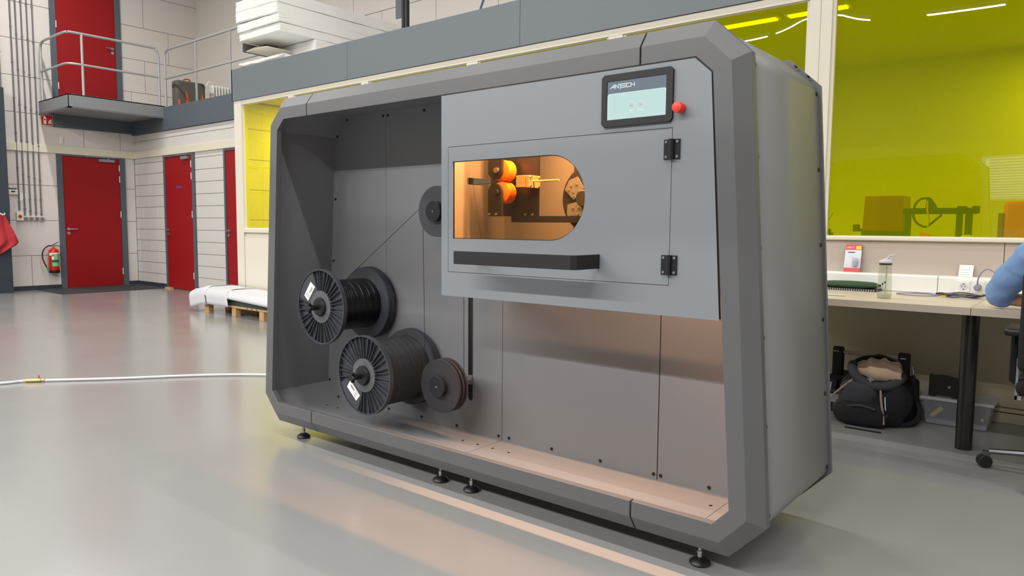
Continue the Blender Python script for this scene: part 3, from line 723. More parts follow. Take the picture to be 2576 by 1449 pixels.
for y_ in (2.43, 2.49):
    for z_ in (1.372, 1.409): ob('screw', cy((-1.885, y_, z_), (-1.878, y_, z_), .005, 10), 'zinc', nb2)
ob('guide_tube', cy((-1.885, 2.45, 1.392), (-1.752, 2.45, 1.392), .0035, 12), 'tube', mc, smooth=True)
ob('guide_tube', cy((-1.975, 2.45, 1.392), (-1.955, 2.45, 1.392), .0035, 12), 'tube', mc, smooth=True)
for x_ in (-2.085, -2.045, -1.965, -1.925): ob('screw', cy((x_, 2.39 if x_ < -2.0 else 2.495, 1.252), (x_, 2.40 if x_ < -2 else 2.50, 1.252), .0045, 10), 'zinc', mc)
wd_ = ob('cutting_wheel', la((-1.63, 2.50, 1.315), [(.137, 0), (.140, .003), (.140, .022), (.137, .025)], 56), 'anod', mc, smooth=True, label='large dark rotating disc')
for ang in (2.55, 3.75, 1.2, 5.1):
    pts = [(.045, -.020), (.10, -.042), (.125, -.01), (.122, .035), (.060, .045)]
    P = [(-1.63+u*math.cos(ang)-v*math.sin(ang), 1.315+u*math.sin(ang)+v*math.cos(ang)) for u, v in pts]
    ch = ob('blade_plate', pr(P, 2.490, 2.498), 'greyplate', wd_)
    for (u, v) in ((.06, 0), (.08, .02), (.085, -.015), (.105, .005), (.105, .025), (.07, .033)):
        ob('screw', cy((-1.63+u*math.cos(ang)-v*math.sin(ang), 2.487, 1.315+u*math.sin(ang)+v*math.cos(ang)), (-1.63+u*math.cos(ang)-v*math.sin(ang), 2.490, 1.315+u*math.sin(ang)+v*math.cos(ang)), .0042, 10), 'zinc', ch)
ob('wheel_hub', la((-1.63, 2.44, 1.315), [(.030, 0), (.034, .004), (.034, .06)], 24), 'blackmatte', wd_, smooth=True)
ob('led_housing', bx(-2.19, -1.13, 2.352, 2.395, 1.745, 1.765), 'lampw', mc)

# spools and rollers
def spool(name, cx, cz, r, rw, fib, label, a_sec, lab_fib, rip):
    y0, y1 = 2.325, 2.628
    t = thing(name, label, 'spool', (cx, 2.66, cz))
    c = (cx, 0, cz)
    rim = ob('front_flange', lathe(B(), (cx, y0, cz), [(r, 0), (r, .024), (r-.006, .024), (rw-.01, .024), (.03, .024), (.03, .018), (rw-.01, .018), (r-.006, .018), (r-.006, 0)], 64, close=True), 'charcoal', t, smooth=True)
    ob('hub_ring', lathe(B(), (cx, y0+.002, cz), [(.086, 0), (.086, .018), (.036, .018), (.036, 0)], 48, close=True), 'spoolhub', t, smooth=True, label='lighter grey hub ring')
    # radial ribs of the front flange, one object each
    bm = box(B(), .086, r-.005, -.0014, .0014, 0, .016)
    # rib built along +X, turned about the spool axis
    me = bpy.data.meshes.new('rib')
    for v in bm.verts: v.co = Vector((v.co.x, v.co.z+y0+.003-2.66, v.co.y))
    bmesh.ops.recalc_face_normals(bm, faces=bm.faces); bm.to_mesh(me); bm.free(); me.materials.append(mt['charcoal'])
    n = 36
    for k in range(n):
        a = 2*PI*k/n+.03*math.sin(k*2.3)
        if abs((a-a_sec+PI) % (2*PI)-PI) < .50: continue
        o = link(bpy.data.objects.new('rib', me)); o.parent = t; o.rotation_euler = (0, -a, 0)
    # flat label field between ribs
    sec = [(.078*math.cos(a_sec+d), .078*math.sin(a_sec+d)) for d in (-.62, -.2, .2, .62)]+[((r-.007)*math.cos(a_sec+d), (r-.007)*math.sin(a_sec+d)) for d in (.50, .25, 0, -.25, -.50)]
    fld = ob('label_field', pr([(cx+u, cz+v) for u, v in sec], y0+.004, y0+.018), 'charcoal', t)
    # paper sticker
    ua = Vector((math.cos(a_sec+PI/2), math.sin(a_sec+PI/2))); ur = Vector((math.cos(a_sec), math.sin(a_sec)))
    ce = Vector((cx, cz))+ur*.125
    def S(u, v): p = ce+ua*u+ur*v; return (p.x, p.y)
    st = ob('sticker', pr([S(-.050, -.022), S(.052, -.024), S(.052, .020), S(-.044, .024)], y0+.0032, y0+.004), 'sticker', t, label='white paper label with bar code')
    for i in range(9):
        u = -.030+i*.0042; ob('bar', pr([S(u, -.014), S(u+.002, -.014), S(u+.002, 0), S(u, 0)], y0+.0028, y0+.0032), 'ink', st)
    for i in range(5):
        v = -.018+i*.007; ob('print_line', pr([S(.016, v), S(.044-.006*(i % 2), v), S(.044-.006*(i % 2), v+.0015), S(.016, v+.0015)], y0+.0028, y0+.0032), 'ink', st)
    # windings
    pf = []
    N = 60
    for i in range(N+1):
        y = y0+.024+(y1-y0-.024)*i/N; e = 1-.06*math.exp(-((i/N)/.06)**2)*0
        pf.append((rw+(rip*math.sin(i*2.1)+rip*.6*math.sin(i*.7)), y))
    ob('winding', lathe(B(), (cx, 0, cz), pf, 64), fib, t, smooth=True, label=lab_fib)
    ob('back_flange', lathe(B(), (cx, y1, cz), [(r, 0), (r, .018), (.04, .018), (.04, 0)], 64, close=True), 'charcoal', t, smooth=True)
    # adapter disc of the machine behind the spool, with holes near the rim
    P = circ(cx, cz, r+.003, 64); hs = [circ(cx+(r-.017)*math.cos(a), cz+(r-.017)*math.sin(a), .006, 10) for a in (.55, .38, -.05, -.5, 1.2, 1.32, 1.9, 2.8, 3.6, 4.4, 5.2)]
    ob('adapter_disc', pr(P, 2.650, 2.672, 'y', hs), 'disc', mc)
    ob('spindle', cy((cx, 2.672, cz), (cx, 2.70, cz), .02, 16), 'anod', mc)
    # clamping cone and star knob
    cone = ob('clamping_cone', la((cx, y0-.018, cz), [(.018, 0), (.045, .003), (.051, .014), (.051, .022)], 40), 'anod', t, smooth=True)
    ob('shaft_end', cy((cx, y0-.062, cz), (cx, y0-.015, cz), .015, 20), 'black', t, smooth=True)
    kn = []
    for i in range(50):
        a = 2*PI*i/50; q = .021+.006*math.cos(5*a); kn.append((cx+q*math.cos(a), cz+q*math.sin(a)))
    ob('star_knob', pr(kn, y0-.080, y0-.062), 'black', t, smooth=True, bevel=.002)
    return t
spool('filament_spool', -3.213, .765, .2, .138, 'fibre1', 'upper left black spool wound with glossy black filament', 2.45, 'glossy black windings', .0012)
spool('filament_spool', -2.862, .443, .203, .172, 'fibre2', 'lower spool filled with dull black filament beside the ribbed roller', 3.95, 'dull black windings', .0007)
def roller(cx, cz, y0, r, n, w, lab, hubr):
    pf = []
    for i in range(n): pf += [(r, i*w), (r, i*w+w*.55), (r-.018, i*w+w*.6), (r-.018, i*w+w*.98)]
    pf = [(.01, 0)]+pf[:-1]
    ro = ob('roller', la((cx, y0, cz), pf, 64), 'roller' if n > 2 else 'disc', mc, smooth=True, label=lab)
    ob('roller_cap', la((cx, y0-.024, cz), [(hubr-.001, 0), (hubr, .001), (hubr, .025)], 40), 'anod', ro, smooth=True)
    ob('cap_screw', lathe(B(), (cx, y0-.0255, cz), [(.005, 0), (.0032, 0), (.0032, .002), (.005, .002)], 16, close=True), 'zinc', ro)
    return ro
r1 = roller(-2.466, .421, 2.474, .132, 3, .024, 'dark grooved dancer roller', .052)
ob('roller_shaft', cy((-2.466, 2.54, .418), (-2.466, 2.705, .418), .0085, 14), 'galv', r1, smooth=True)
ob('shaft_clamp', bx(-2.482, -2.450, 2.688, 2.70, .395, .440), 'conduit', r1)
r2 = roller(-2.470, 1.269, 2.455, .121, 2, .026, 'dark deflection roller half behind the front panel', .049)
ob('roller_shaft', cy((-2.470, 2.51, 1.269), (-2.470, 2.70, 1.269), .012, 14), 'galv', r2, smooth=True)
def strand(lab, pts, r=.0013):
    o = ob('filament_strand', tb(pts, r, 6), 'wire', smooth=True, origin=pts[0]); tag(o, lab, 'filament', 'filament strands'); return o
strand('thin black strand running from the upper spool to the deflection roller', [(-3.213+.02, 2.48, .765+.139), (-2.585, 2.475, 1.296)])
strand('thin black strand hanging from the deflection roller to the grooved roller', [(-2.583, 2.475, 1.26), (-2.586, 2.49, .55), (-2.590, 2.49, .43)])
strand('thin black strand rising from the grooved roller behind the panel edge', [(-2.344, 2.515, .43), (-2.346, 2.515, .95), (-2.36, 2.50, 1.25)])
strand('thin black strand passing through the slot into the drive wheels', [(-2.30, 2.49, 1.36), (-2.248, 2.47, 1.388), (-2.06, 2.45, 1.393), (-1.97, 2.45, 1.392)])
strand('loose grey fibre tail lying over the lower spool', smoothpath([(-2.99, 2.318, .615), (-2.90, 2.310, .585), (-2.84, 2.312, .52), (-2.825, 2.32, .495)]), .0007)

# ================================================================ PLATFORM, RAILINGS, MEZZANINE
pf_ = thing('steel_platform', 'galvanised steel platform in front of the upper red door', 'platform', (-14.08, 5.6, 3.12))
ob('edge_channel', box(box(bx(-13.42, -13.41, 4.79, 6.39, 3.125, 3.335), -13.47, -13.41, 4.79, 6.39, 3.32, 3.335), -13.47, -13.41, 4.79, 6.39, 3.115, 3.13), 'galv', pf_)
ob('edge_channel', box(box(bx(-14.74, -13.41, 4.79, 4.80, 3.125, 3.335), -14.74, -13.41, 4.79, 4.85, 3.32, 3.335), -14.74, -13.41, 4.79, 4.85, 3.115, 3.13), 'galv', pf_)
ob('deck_plate', bx(-14.74, -13.42, 4.80, 6.39, 3.325, 3.34), 'galv', pf_)
ob('underside_plate', bx(-14.74, -13.42, 4.80, 6.35, 3.145, 3.15), 'galv', pf_)
for q in ((-13.9, 5.3), (-13.9, 5.9), (-14.2, 6.2)): ob('bolt', cy((q[0], q[1], 3.125), (q[0], q[1], 3.147), .02, 8), 'zinc', pf_)
rl = thing('platform_railing', 'grey tube railing around the steel platform', 'railing', (-13.42, 5.6, 3.34))
R_ = .021
ob('top_tube', tb(smoothpath([(-14.60, 4.81, 3.90), (-14.60, 4.81, 4.22), (-14.56, 4.81, 4.31), (-14.45, 4.81, 4.345)], 4)[:-1]+smoothpath([(-14.45, 4.81, 4.345), (-13.60, 4.81, 4.345), (-13.47, 4.84, 4.345), (-13.43, 4.97, 4.345), (-13.43, 6.15, 4.345), (-13.43, 6.27, 4.31), (-13.43, 6.31, 4.20)], 5)+[(-13.43, 6.31, 3.34)], R_, 10), 'rail', rl, smooth=True)
ob('middle_tube', tb([(-14.62, 4.81, 3.84)]+smoothpath([(-13.62, 4.81, 3.84), (-13.48, 4.84, 3.84), (-13.43, 4.98, 3.84)], 5)+[(-13.43, 6.31, 3.84)], R_*.9, 10), 'rail', rl, smooth=True)
ob('post', cy((-14.60, 4.81, 3.33), (-14.60, 4.81, 3.95), R_, 10), 'rail', rl, smooth=True)
ob('post', cy((-13.43, 5.04, 3.33), (-13.43, 5.04, 4.345), R_, 10), 'rail', rl, smooth=True)
r2_ = thing('mezzanine_railing', 'grey tube railing along the far mezzanine edge', 'railing', (-11.9, 6.42, 3.30))
ob('top_tube', tb([(-13.42, 6.42, 3.31)]+smoothpath([(-13.42, 6.42, 4.18), (-13.40, 6.42, 4.29), (-13.30, 6.42, 4.335)], 5)+[(-9.6, 6.42, 4.345), (-9.45, 6.42, 4.345)], R_, 10), 'rail', r2_, smooth=True)
ob('middle_tube', tb([(-13.42, 6.42, 3.83), (-9.96, 6.42, 3.83)], R_*.9, 10), 'rail', r2_, smooth=True)
for x in (-12.30, -11.18, -10.03): ob('post', bx(x-.02, x+.02, 6.41, 6.43, 3.30, 4.33), 'rail', r2_)
# suitcase and oil radiator
su = thing('suitcase', 'dark grey suitcase with orange wedges standing behind the mezzanine railing', 'suitcase', (-13.3, 6.8, 3.30))
ob('case', bx(-13.42, -13.2, 6.52, 7.07, 3.31, 3.815), 'suit', su, bevel=.045, smooth=True, segs=3)
for P in ([(6.70, 3.32), (6.78, 3.32), (6.68, 3.66)], [(6.95, 3.40), (7.03, 3.40), (7.0, 3.62)], [(6.535, 3.34), (6.575, 3.34), (6.575, 3.46), (6.535, 3.46)]):
    ob('wedge', pr(P, -13.20, -13.192, 'x'), 'orangefabric', su, label='orange wedge')
ob('carry_handle', tb(smoothpath([(-13.3, 6.70, 3.81), (-13.3, 6.71, 3.85), (-13.3, 6.80, 3.86), (-13.3, 6.83, 3.81)]), .012, 8), 'packred', su, smooth=True, label='red carry handle')
ra = thing('oil_radiator', 'small white ribbed radiator on the mezzanine floor', 'radiator', (-13.1, 7.4, 3.30))
for k in range(8): ob('fin', bx(-13.25, -13.1, 7.16+k*.058, 7.19+k*.058, 3.36, 3.80), 'white', ra, bevel=.012)
ob('core', bx(-13.2, -13.15, 7.14, 7.60, 3.40, 3.45), 'white', ra)
ob('carry_handle', tb(smoothpath([(-13.17, 7.12, 3.62), (-13.17, 7.05, 3.70), (-13.17, 7.10, 3.84), (-13.17, 7.2, 3.84)]), .010, 8), 'white', ra, smooth=True)
# polystyrene slabs on the office roof
def slab(x0, x1, y0, y1, z0, z1, lab, tilt=0.0, rough=.006):
    bm = B(); nx, ny = 14, 14; V = {}
    bm = bx(x0, x1, y0, y1, z0, z1)
    bmesh.ops.subdivide_edges(bm, edges=bm.edges, cuts=9, use_grid_fill=True)
    rnd = random.Random(int(z0*1000))
    for v in bm.verts:
        e = 0
        ex = min(abs(v.co.x-x0), abs(v.co.x-x1)) < .001; ey = min(abs(v.co.y-y0), abs(v.co.y-y1)) < .001; ez = min(abs(v.co.z-z0), abs(v.co.z-z1)) < .001
        if ex+ey+ez >= 2:
            v.co += Vector((rnd.uniform(-rough, rough), rnd.uniform(0, rough*1.6) if v.co.y < y0+.01 else 0, rnd.uniform(-rough, rough)*.6))
        v.co.z += tilt*(v.co.x-x0)
    o = ob('foam_slab', bm, 'foam', origin=((x0+x1)/2, (y0+y1)/2, z0), bevel=.012, segs=2)
    return tag(o, lab, 'foam slab', 'white polystyrene on the office roof')
slab(-9.51, -8.52, 5.60, 7.65, 3.735, 3.848, 'lowest of the four stacked white polystyrene slabs above the fascia')
slab(-9.53, -8.51, 5.58, 7.66, 3.850, 3.958, 'second polystyrene slab from the bottom of the stack')
slab(-9.55, -8.54, 5.57, 7.64, 3.986, 4.128, 'third polystyrene slab, tilted slightly above a gap', -.026)
slab(-9.56, -8.55, 5.58, 7.65, 4.130, 4.275, 'uppermost of the four stacked white polystyrene slabs', -.020)
slab(-9.50, -8.50, 6.13, 7.70, 3.30, 3.73, 'thick white polystyrene block under the overhanging slab stack')
o = slab(-9.37, -8.33, 5.50, 6.05, 3.36, 3.40, 'thin broken white polystyrene sheet lying on the fascia edge', 0, .014)
du = thing('steel_duct', 'small grey steel duct end under the slab stack', 'duct', (-9.6, 5.9, 3.6))
ob('casing', bx(-9.53, -9.515, 5.66, 6.1, 3.61, 3.733), 'duct', du)
ob('opening_shade', bx(-9.515, -9.33, 5.9, 6.1, 3.67, 3.733), 'ink', du)  # solid dark block stands in for the shade inside the duct
ob('torn_flap', pr([(-9.51, 3.63), (-9.3, 3.648), (-9.15, 3.64), (-8.98, 3.625), (-9.0, 3.612), (-9.2, 3.608), (-9.5, 3.615)], 5.7, 6.1), 'cream', du)
for k in range(3): tag(ob('timber_offcut', bx(-9.62+k*.11, -9.55+k*.11, 6.5, 6.56, 3.30, 3.60-.04*k), 'rustwood', origin=(-9.58+k*.11, 6.53, 3.30)), ('dark timber offcut nearest the railing end', 'middle dark timber offcut under the foam stack', 'dark timber offcut nearest the foam block')[k], 'timber', 'timber offcuts on the roof')
po = thing('black_pole', 'black slotted pole standing on the office roof', 'pole', (-6.1, 5.6, 3.29))
for x in (-6.135, -6.085): ob('profile', bx(x-.018, x+.018, 5.58, 5.62, 3.29, 5.3), 'black', po)
ob('web', bx(-6.11, -6.10, 5.595, 5.605, 3.29, 5.3), 'galv', po)
tag(ob('blue_board', bx(-6.27, -6.17, 5.60, 5.62, 3.50, 5.3), 'blue', origin=(-6.2, 5.6, 3.5)), 'narrow blue-grey board beside the black pole', 'board')
tag(ob('thin_rod', cy((-5.15, 5.7, 3.30), (-4.72, 5.7, 4.2), .012, 8), 'blue', origin=(-5.15, 5.7, 3.30)), 'thin slanting grey rod above the fascia', 'rod')

# ================================================================ LEFT WALL FITTINGS
W = XL
ys0 = [4.415, 4.495, 4.58, 4.665, 4.75]; zb = [1.41, 1.33, 1.33, 1.33, 1.33]
labs = ['grey conduit ending at the rotary switch', 'second grey conduit, bent above the first socket', 'third grey conduit, middle of the five', 'fourth grey conduit from the left', 'rightmost of the five grey conduits']
for k, (y, z) in enumerate(zip(ys0, zb)):
    t = thing('conduit', labs[k], 'conduit', (W+.02, y, z), 'grey conduits on the left wall')
    ob('pipe', cy((W+.02, y, z), (W+.02, y, 6.0), .0125, 8), 'conduit', t, smooth=True)
    for q in range(9):
        zz = z+.14+q*.60-.03*k
        if q == 8: zz = z+.28
        if zz < 6: ob('clip', bx(W, W+.034, y-.015, y+.015, zz-.011, zz+.011), 'conduit', t)
t = thing('conduit', 'darker conduit beside the dark column', 'conduit', (W+.02, 4.225, 1.38)); ob('pipe', cy((W+.02, 4.225, 1.38), (W+.02, 4.225, 6.0), .014, 8), 'conduit', t, smooth=True)
for q in range(6): ob('clip', bx(W, W+.038, 4.207, 4.243, 1.6+q*.62, 1.625+q*.62), 'conduit', t)
t = thing('cable_stub', 'short red and grey cable end hanging left of the conduits', 'cable', (W+.02, 4.26, 1.35)); ob('sleeve', cy((W+.02, 4.262, 1.37), (W+.02, 4.262, 1.62), .011, 8), 'conduit', t); ob('wire', tb([(W+.02, 4.262, 1.37), (W+.02, 4.25, 1.33)], .005, 6), 'packred', t); ob('wire', tb([(W+.02, 4.262, 1.62), (W+.02, 4.262, 1.72)], .004, 6), 'packred', t)
t = thing('thermostat', 'white thermostat with a small green display', 'thermostat', (W+.015, 4.33, 1.73))
ob('case', bx(W, W+.03, 4.262, 4.40, 1.685, 1.775), 'white', t, bevel=.006); ob('display', bx(W+.03, W+.032, 4.30, 4.36, 1.725, 1.75), 'dkmach', t); ob('bracket', bx(W, W+.026, 4.27, 4.385, 1.775, 1.795), 'black', t)
tag(ob('paper_note', bx(W+.001, W+.003, 4.42, 4.53, 1.58, 1.715), 'sticker', origin=(W, 4.47, 1.58)), 'faint white paper sheet behind the conduits', 'paper')
t = thing('rotary_switch', 'white isolator box with red rotary knob on yellow plate', 'switch', (W+.03, 4.40, 1.30))
ob('box', bx(W, W+.06, 4.355, 4.455, 1.235, 1.385), 'white', t, bevel=.005); ob('knob_plate', pr(circ(4.405, 1.31, .034, 20), W+.06, W+.064, 'x'), 'knoby', t); ob('knob', cyl(cy((W+.064, 4.405, 1.31), (W+.08, 4.405, 1.31), .024, 16), (W+.064, 4.405, 1.31), (W+.085, 4.405, 1.31), .012, 8), 'knobred', t)
ob('gland', cy((W+.02, 4.415, 1.385), (W+.02, 4.415, 1.42), .012, 8), 'white', t)
for k, y in enumerate((4.495, 4.577, 4.665, 4.75)):
    t = thing('wall_socket', ('first grey-lidded socket, next to the rotary switch', 'second grey-lidded wall socket from the left', 'third grey-lidded wall socket from the left', 'rightmost grey-lidded wall socket')[k], 'socket', (W, y, 1.265), 'row of wall sockets')
    ob('base', bx(W, W+.045, y-.036, y+.036, 1.235, 1.305), 'white', t, bevel=.004); ob('lid', bx(W+.045, W+.054, y-.029, y+.029, 1.242, 1.298), 'conduit', t, bevel=.003)
t = thing('light_switch', 'small white switch above the cream beam', 'switch', (W, 5.13, 2.69)); ob('plate', bx(W, W+.012, 5.10, 5.16, 2.63, 2.755), 'white', t, bevel=.003); ob('rocker', bx(W+.012, W+.02, 5.115, 5.145, 2.66, 2.73), 'white', t)
# fire sign
t = thing('fire_sign', 'red sign with white extinguisher and flame symbols', 'sign', (W+.005, 4.89, 3.02))
ob('board', bx(W+.042, W+.046, 4.80, 4.99, 2.93, 3.115), 'signwhite', t); ob('field', bx(W+.046, W+.0475, 4.805, 4.985, 2.935, 3.11), 'signred', t)
ob('extinguisher_symbol', prism(prism(B(), [(4.84, 2.95), (4.885, 2.95), (4.885, 3.06), (4.875, 3.075), (4.85, 3.075), (4.84, 3.06)], W+.0475, W+.049, 'x', holes=[[(4.848, 3.02), (4.877, 3.02), (4.877, 3.04), (4.848, 3.04)]]), [(4.855, 3.075), (4.87, 3.075), (4.872, 3.09), (4.853, 3.09)], W+.0475, W+.049, 'x'), 'signwhite', t)
ob('hose_symbol', tb([(W+.049, 4.87, 3.09), (W+.049, 4.84, 3.10), (W+.049, 4.822, 3.08)], .004, 6), 'signwhite', t)
for k in range(3): ob('flame_symbol', pr([(4.915+k*.018, 2.955), (4.935+k*.018, 2.97), (4.935+k*.014, 3.0), (4.955+k*.008, 3.045), (4.925+k*.012, 3.01), (4.915+k*.014, 2.98)], W+.0475, W+.049, 'x'), 'signwhite', t)
# fire extinguisher
ex = thing('fire_extinguisher', 'red fire extinguisher with green label hanging left of the wide red door', 'extinguisher', (W+.10, 4.888, .30))
ob('cylinder', la((W+.10, 4.888, .34), [(.078, 0), (.082, .01), (.082, .335), (.076, .365), (.055, .388), (.028, .398), (.026, .41)], 32, 'z'), 'extred', ex, smooth=True, label='red steel cylinder')
ob('foot_ring', la((W+.10, 4.888, .30), [(.084, 0), (.086, .004), (.086, .052)], 32, 'z'), 'black', ex, smooth=True)
ob('valve', cyl(cy((W+.10, 4.888, .745), (W+.10, 4.888, .80), .018, 12), (W+.10, 4.86, .785), (W+.10, 4.92, .785), .010, 8), 'brass', ex)
ob('lever', tb([(W+.10, 4.87, .80), (W+.10, 4.93, .83), (W+.10, 4.975, .86)], .007, 6), 'black', ex)
ob('lever', tb([(W+.10, 4.87, .79), (W+.10, 4.95, .79), (W+.10, 5.01, .775)], .007, 6), 'black', ex)
ob('discharge_hose', tb(smoothpath([(W+.10, 4.86, .79), (W+.11, 4.79, .78), (W+.12, 4.72, .71), (W+.12, 4.70, .60), (W+.12, 4.73, .48), (W+.12, 4.765, .40)]), .011, 8), 'black', ex, smooth=True)
ob('hose_nozzle', cy((W+.12, 4.765, .42), (W+.12, 4.785, .335), .014, 10), 'labelgreen', ex, label='green nozzle')
def arc_label(r, a0, a1, z0, z1, m, nm, lab=None):
    bm = B(); n = 10; A = []
    for i in range(n+1):
        a = a0+(a1-a0)*i/n; x, y = W+.10+r*math.cos(a), 4.888+r*math.sin(a); A.append((bm.verts.new((x, y, z0)), bm.verts.new((x, y, z1))))
    for i in range(n): bm.faces.new((A[i][0], A[i+1][0], A[i+1][1], A[i][1]))
    return ob(nm, bm, m, ex, label=lab)
arc_label(.0828, -1.3, 1.0, .615, .665, 'sticker', 'label_strip'); arc_label(.0830, -.75, 1.05, .42, .64, 'labelgreen', 'label_green', 'green instruction label')
arc_label(.0834, -.75, 1.05, .50, .53, 'bluedk', 'label_band'); arc_label(.0836, -.7, -.3, .545, .60, 'sticker', 'label_pictogram')
for k in range(4): arc_label(.0836, -.15, .55-.1*(k % 2), .555+.018*k, .561+.018*k, 'sticker', 'label_line')
for k in range(3): arc_label(.0836, -.5, .7-.15*k, .435+.018*k, .440+.018*k, 'sticker', 'label_line')
# red cloth hanging on the dark column
cl_ = thing('red_cloth', 'red cloth hanging from a white hook on the dark column', 'cloth', (XL+.40, 4.0, 1.3))
bm = B(); nu, nv = 22, 14; V = []
for j in range(nv+1):
    v = j/nv; row = []
    ya, yb = 3.86-.02*v, 4.075+(.18*(v/.75) if v < .75 else .18-.42*(v-.75)/.25*.6)
    zt = 1.335-.02*v; z = 1.335-.60*v
    for i in range(nu+1):
        u = i/nu; y = ya+(yb-ya)*u
        zz = z-(.10*(1-u)*v) + .05*math.sin(u*5)*v
        x = XL+.43+.025*math.sin(u*13+v*3)*(.3+v)+.02*math.sin(u*5+v*6)
        row.append(bm.verts.new((x, y, zz)))
    V.append(row)
for j in range(nv):
    for i in range(nu): bm.faces.new((V[j][i], V[j][i+1], V[j+1][i+1], V[j+1][i]))
o = ob('cloth_folds', bm, 'redcloth', cl_, smooth=True); so = o.modifiers.new('t', 'SOLIDIFY'); so.thickness = .006
ob('hook', tb(smoothpath([(XL+.35, 4.03, 1.35), (XL+.42, 4.05, 1.33), (XL+.46, 4.06, 1.335), (XL+.47, 4.06, 1.36)]), .012, 8), 'white', cl_, smooth=True)
tag(ob('door_mat', bx(-14.70, -13.52, 4.62, 6.38, 0, .012), 'mat', origin=(-14.1, 5.5, 0), bevel=.004), 'dark rubber mat in front of the wide red door', 'mat')
tag(ob('cardboard_scrap', bx(-13.45, -13.25, 6.30, 6.37, 0, .03), 'wood', origin=(-13.35, 6.33, 0)), 'small tan scrap at the foot of the far wall', 'scrap')

# ================================================================ PALLET
pa = thing('wooden_pallet', 'low wooden pallet in front of the cream column', 'pallet', (-8.75, 5.15, 0))
for x in (-9.44, -8.75, -8.10):
    for y in (4.985, 5.28): ob('block', bx(x-.05, x+.05, y, y+.07, 0, .115), 'wood', pa)
for k in range(3): ob('deck_board', bx(-9.49, -7.75, 4.975+k*.135, 5.095+k*.135, .115, .14), 'wood', pa)
for k in range(3): ob('nail_mark', bx(-8.42+k*.11, -8.40+k*.11, 4.972, 4.976, .12, .136), 'labelblue', pa)
tag(ob('green_slab', bx(-9.45, -7.72, 4.985, 5.33, .14, .215), 'green', origin=(-8.7, 5.15, .14), bevel=.006), 'dark green slab lying on the pallet', 'slab')
def wrapsheet(x0, x1, fall, lift, skew, lab):
    bm = B(); nx, ny = 16, 14; V = []
    for i in range(nx+1):
        u = i/nx; x = x0+(x1-x0)*u; row = []
        for j in range(ny+1):
            v = j/ny; s = v*(.36+fall)          # distance from the back edge, over the top and down the front
            if s < .34: y, z = 5.35-s, lift(u)+.006*math.sin(u*7+v*3)
            else: d = s-.34; y, z = 4.985-.02-.05*math.sin(min(1, d/.1)*PI/2), lift(u)-d
            row.append(bm.verts.new((x+skew*max(0, s-.3), y, z)))
        V.append(row)
    for i in range(nx):
        for j in range(ny): bm.faces.new((V[i][j], V[i+1][j], V[i+1][j+1], V[i][j+1]))
    o = ob('foam_wrap', bm, 'wrap', smooth=True, origin=(x0, 5.2, .22)); so = o.modifiers.new('t', 'SOLIDIFY'); so.thickness = .003
    return tag(o, lab, 'foam sheet', 'white foam wrap on the pallet')
wrapsheet(-8.85, -7.72, .08, lambda u: .335-.05*u, .0, 'white foam sheet covering the right part of the green slab')
wrapsheet(-9.40, -8.83, .20, lambda u: .35-.005*u, .25, 'white foam sheet folded over the middle of the pallet')
wrapsheet(-9.82, -9.36, .22, lambda u: .29+.07*math.sin(u*1.6), .2, 'loose left end of white foam wrap hanging off the pallet')
# hose on the floor
hs = thing('air_hose', 'white hose lying across the floor left of the machine', 'hose', (-6.2, 1.86, 0))
hp = smoothpath([(-6.9, .45, .012), (-6.52, 1.15, .012), (-6.268, 1.72, .012), (-6.21, 1.87, .012), (-5.793, 2.36, .012), (-5.47, 2.79, .012), (-5.12, 3.13, .012), (-4.5, 3.5, .012)], 8)
ob('tube', tb(hp, .010, 8), 'hose', hs, smooth=True)
d = Vector((.35, .41, 0)).normalized()
for k, (a, b, r) in enumerate(((-.05, .05, .016), (-.07, -.05, .012), (.05, .075, .012))):
    c = Vector((-6.19, 1.893, .016)); ob('coupling', cy(c+d*a, c+d*b, r, 8), 'brass', hs)
ob('valve_pin', cy((-6.165, 1.92, .03), (-6.165, 1.92, .055), .004, 6), 'knobred', hs)

# ================================================================ DESK AREA
dk = thing('desk', 'long beige desk along the office wall', 'desk', (-.1, 4.9, 0))
for a, b in ((-2.1, -.5215), (-.5185, 1.4)):
    t = ob('worktop', bx(a, b, 4.463, 5.33, .752, .792), 'desk', dk)
    ob('edge_band', bx(a, b, 4.460, 4.463, .752, .7915), 'deskedge', dk)
lg = ob('leg', cy((-.532, 4.60, .0), (-.532, 4.60, .752), .0415, 28), 'leg', dk, smooth=True)
ob('leg', cy((1.1, 4.60, 0), (1.1, 4.60, .752), .0385, 28), 'leg', dk, smooth=True); ob('leg', cy((-1.9, 5.1, 0), (-1.9, 5.1, .752), .0385, 28), 'leg', dk, smooth=True)
tk = thing('cable_trunking', 'white cable trunking on the wall above the desk', 'trunking', (-.1, 5.34, .8))
ob('channel', pr([(5.31, .794), (5.398, .794), (5.398, .905), (5.33, .905), (5.31, .895)], -2.1, -.81, 'x'), 'white', tk, bevel=.002); ob('channel', pr([(5.31, .794), (5.398, .794), (5.398, .905), (5.33, .905), (5.31, .895)], -.807, 1.4, 'x'), 'white', tk, bevel=.002)
ob('socket_cover', bx(-.70, -.40, 5.285, 5.31, .80, .892), 'white', tk, bevel=.004)
